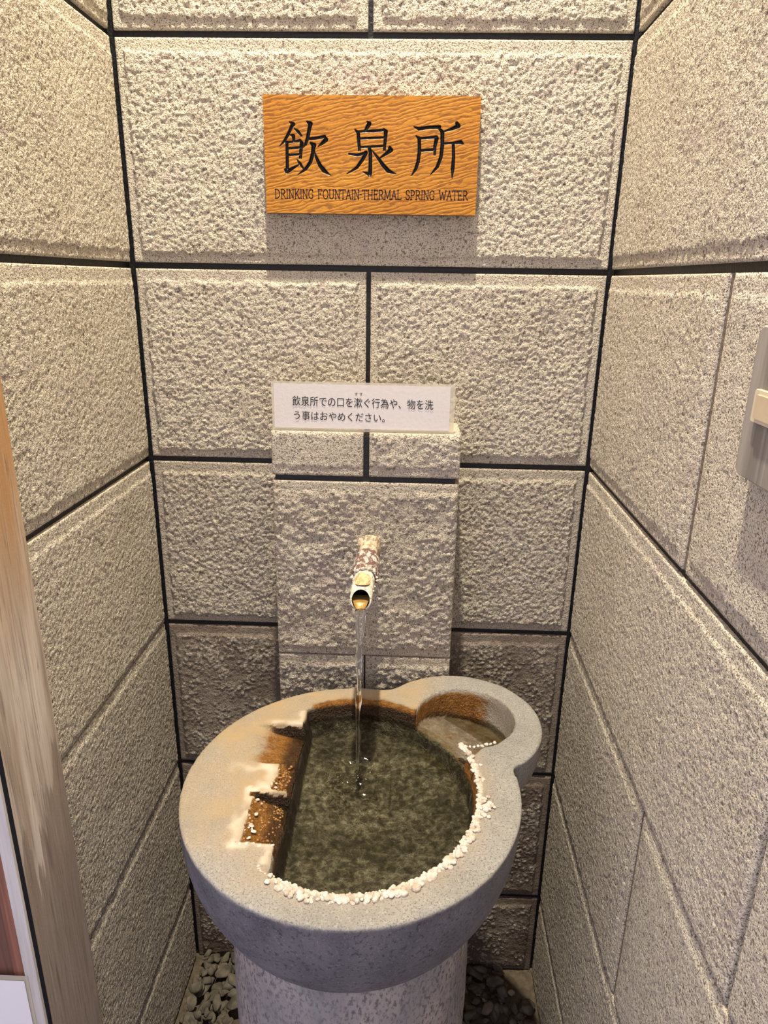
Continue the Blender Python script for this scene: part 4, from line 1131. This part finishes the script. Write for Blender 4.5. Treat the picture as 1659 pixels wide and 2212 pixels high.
# ------------------------------------------------------------------ gravel
def chipped(name, seed, sub, sx, planes=13):
    bm = bmesh.new(); bmesh.ops.create_icosphere(bm, subdivisions=sub, radius=1.0)
    V = np.array([v.co[:] for v in bm.verts]); F = np.array([[v.index for v in f.verts] for f in bm.faces]); bm.free()
    r_ = np.random.default_rng(seed); n_ = r_.normal(size=(planes, 3)); n_ /= np.linalg.norm(n_, axis=1)[:, None]
    d_ = r_.uniform(0.62, 0.95, planes)
    dots = V @ n_.T
    rad = np.min(np.where(dots > 0.05, d_ / np.maximum(dots, 0.05), 9.0), axis=1)
    rad = np.minimum(rad, 1.25) * (1 + 0.10 * (vn3(V + seed, 0.35, seed % 40) - 0.5))
    return mesh(name, V * rad[:, None] * np.array(sx), F)
st_me = []
for k in range(12):
    st_me.append(chipped('gravel_stone', 120 + k, 3, (1.15, (0.62, 0.8, 0.72)[k % 3], (0.6, 0.5, 0.7)[k % 3])))
M_GRAV = plain('dark_gravel', (0.14, 0.122, 0.095), 0.9, 0.2, nscale=45, namt=0.45, bstr=0.4)
M_CHIP = plain('pale_gravel_chip', (0.40, 0.33, 0.23), 0.9, 0.2, nscale=60, namt=0.3)
for mm in st_me: mm.materials.append(M_GRAV)
chip_me = [chipped('gravel_chip', 140 + k, 2, (1.0, 0.8, 0.45), 9) for k in range(4)]
for mm in chip_me: mm.materials.append(M_CHIP)
rg = random.Random(21)
def stone(x_, y_, s, base=0.0, chip=False):
    o_ = bpy.data.objects.new('gravel_chip' if chip else 'gravel_stone', rg.choice(chip_me if chip else st_me)); COL.objects.link(o_)
    o_.location = (x_, y_, base + s * 0.45); o_.scale = (s, s, s)
    o_.rotation_euler = (rg.uniform(-0.5, 0.5), rg.uniform(-0.5, 0.5), rg.uniform(0, 6.28))
    sd_ = 'left' if x_ < 0 else 'right'
    if chip: tag(o_, 'small pale gravel chip among dark stones on the %s of the pedestal' % sd_, 'stone', 'pale gravel chips %s of the pedestal' % sd_)
    else: tag(o_, 'dark grey-brown gravel stone on the floor %s of the pedestal' % sd_, 'stone', 'dark gravel stones %s of the pedestal' % sd_)
placed = []
tries = 0
while len(placed) < 300 and tries < 40000:
    tries += 1
    side = -1 if rg.random() < 0.5 else 1
    x_ = side * rg.uniform(0.165, 0.345); y_ = -rg.uniform(0.012, 0.215)
    s = rg.choice((rg.uniform(0.007, 0.011), rg.uniform(0.011, 0.018)))
    if math.hypot(x_ - CX, y_ - CY) < 0.1625 + s * 1.05 or abs(x_) > 0.352 - s: continue
    if -0.14 - s < x_ < 0.145 + s and y_ > -0.11 - s: continue
    if x_ > 0.30 and y_ > -0.09: continue
    lay = 0
    near = [q for q in placed if math.hypot(q[0] - x_, q[1] - y_) < (q[2] + s) * 0.62]
    if near:
        if len(near) > 2: continue
        lay = max(q[3] for q in near) + min(q[2] for q in near) * 0.75
        if lay > (0.030 if side < 0 else 0.020): continue
    placed.append((x_, y_, s, lay)); stone(x_, y_, s, lay + (0.006 if side < 0 else 0))
for k in range(55):
    side = rg.choice((-1, 1)); x_ = side * rg.uniform(0.17, 0.345); y_ = -rg.uniform(0.02, 0.25)
    if math.hypot(x_ - CX, y_ - CY) < 0.172: continue
    stone(x_, y_, rg.uniform(0.003, 0.008), rg.uniform(0.0, 0.02) if side < 0 else 0.002, True)

# the rest of the gravel bed, further out than the photo shows
BV2 = []; BF2 = []; nb2 = 0
base_me = []
for k in range(5):
    mm = chipped('tmp_stone', 160 + k, 2, (1.1, 0.75, 0.6))
    vv = np.zeros(len(mm.vertices) * 3); mm.vertices.foreach_get('co', vv)
    ff = np.array([p_.vertices[:] for p_ in mm.polygons]); base_me.append((vv.reshape(-1, 3), ff)); bpy.data.meshes.remove(mm)
for k in range(620):
    x_ = rg.uniform(-0.345, 0.335); y_ = -rg.uniform(0.215, 0.62)
    if math.hypot(x_ - CX, y_ - CY) < 0.178: continue
    if x_ < -0.32 and y_ < -0.40: continue
    vv, ff = base_me[k % 5]; s_ = rg.uniform(0.008, 0.016); a = rg.uniform(0, 6.28)
    ca, sa2 = math.cos(a), math.sin(a)
    q = np.stack([vv[:, 0] * ca - vv[:, 1] * sa2, vv[:, 0] * sa2 + vv[:, 1] * ca, vv[:, 2]], -1) * s_ + np.array([x_, y_, s_ * 0.5 + rg.choice((0, 0, 0.008))])
    BV2.append(q); BF2.append(ff + nb2); nb2 += len(q)
gb = link('gravel_bed', mesh('gravel_bed', np.concatenate(BV2), np.concatenate(BF2)), M_GRAV)
tag(gb, 'loose dark gravel spread over the floor in front of the pedestal', 'gravel', kind='stuff')
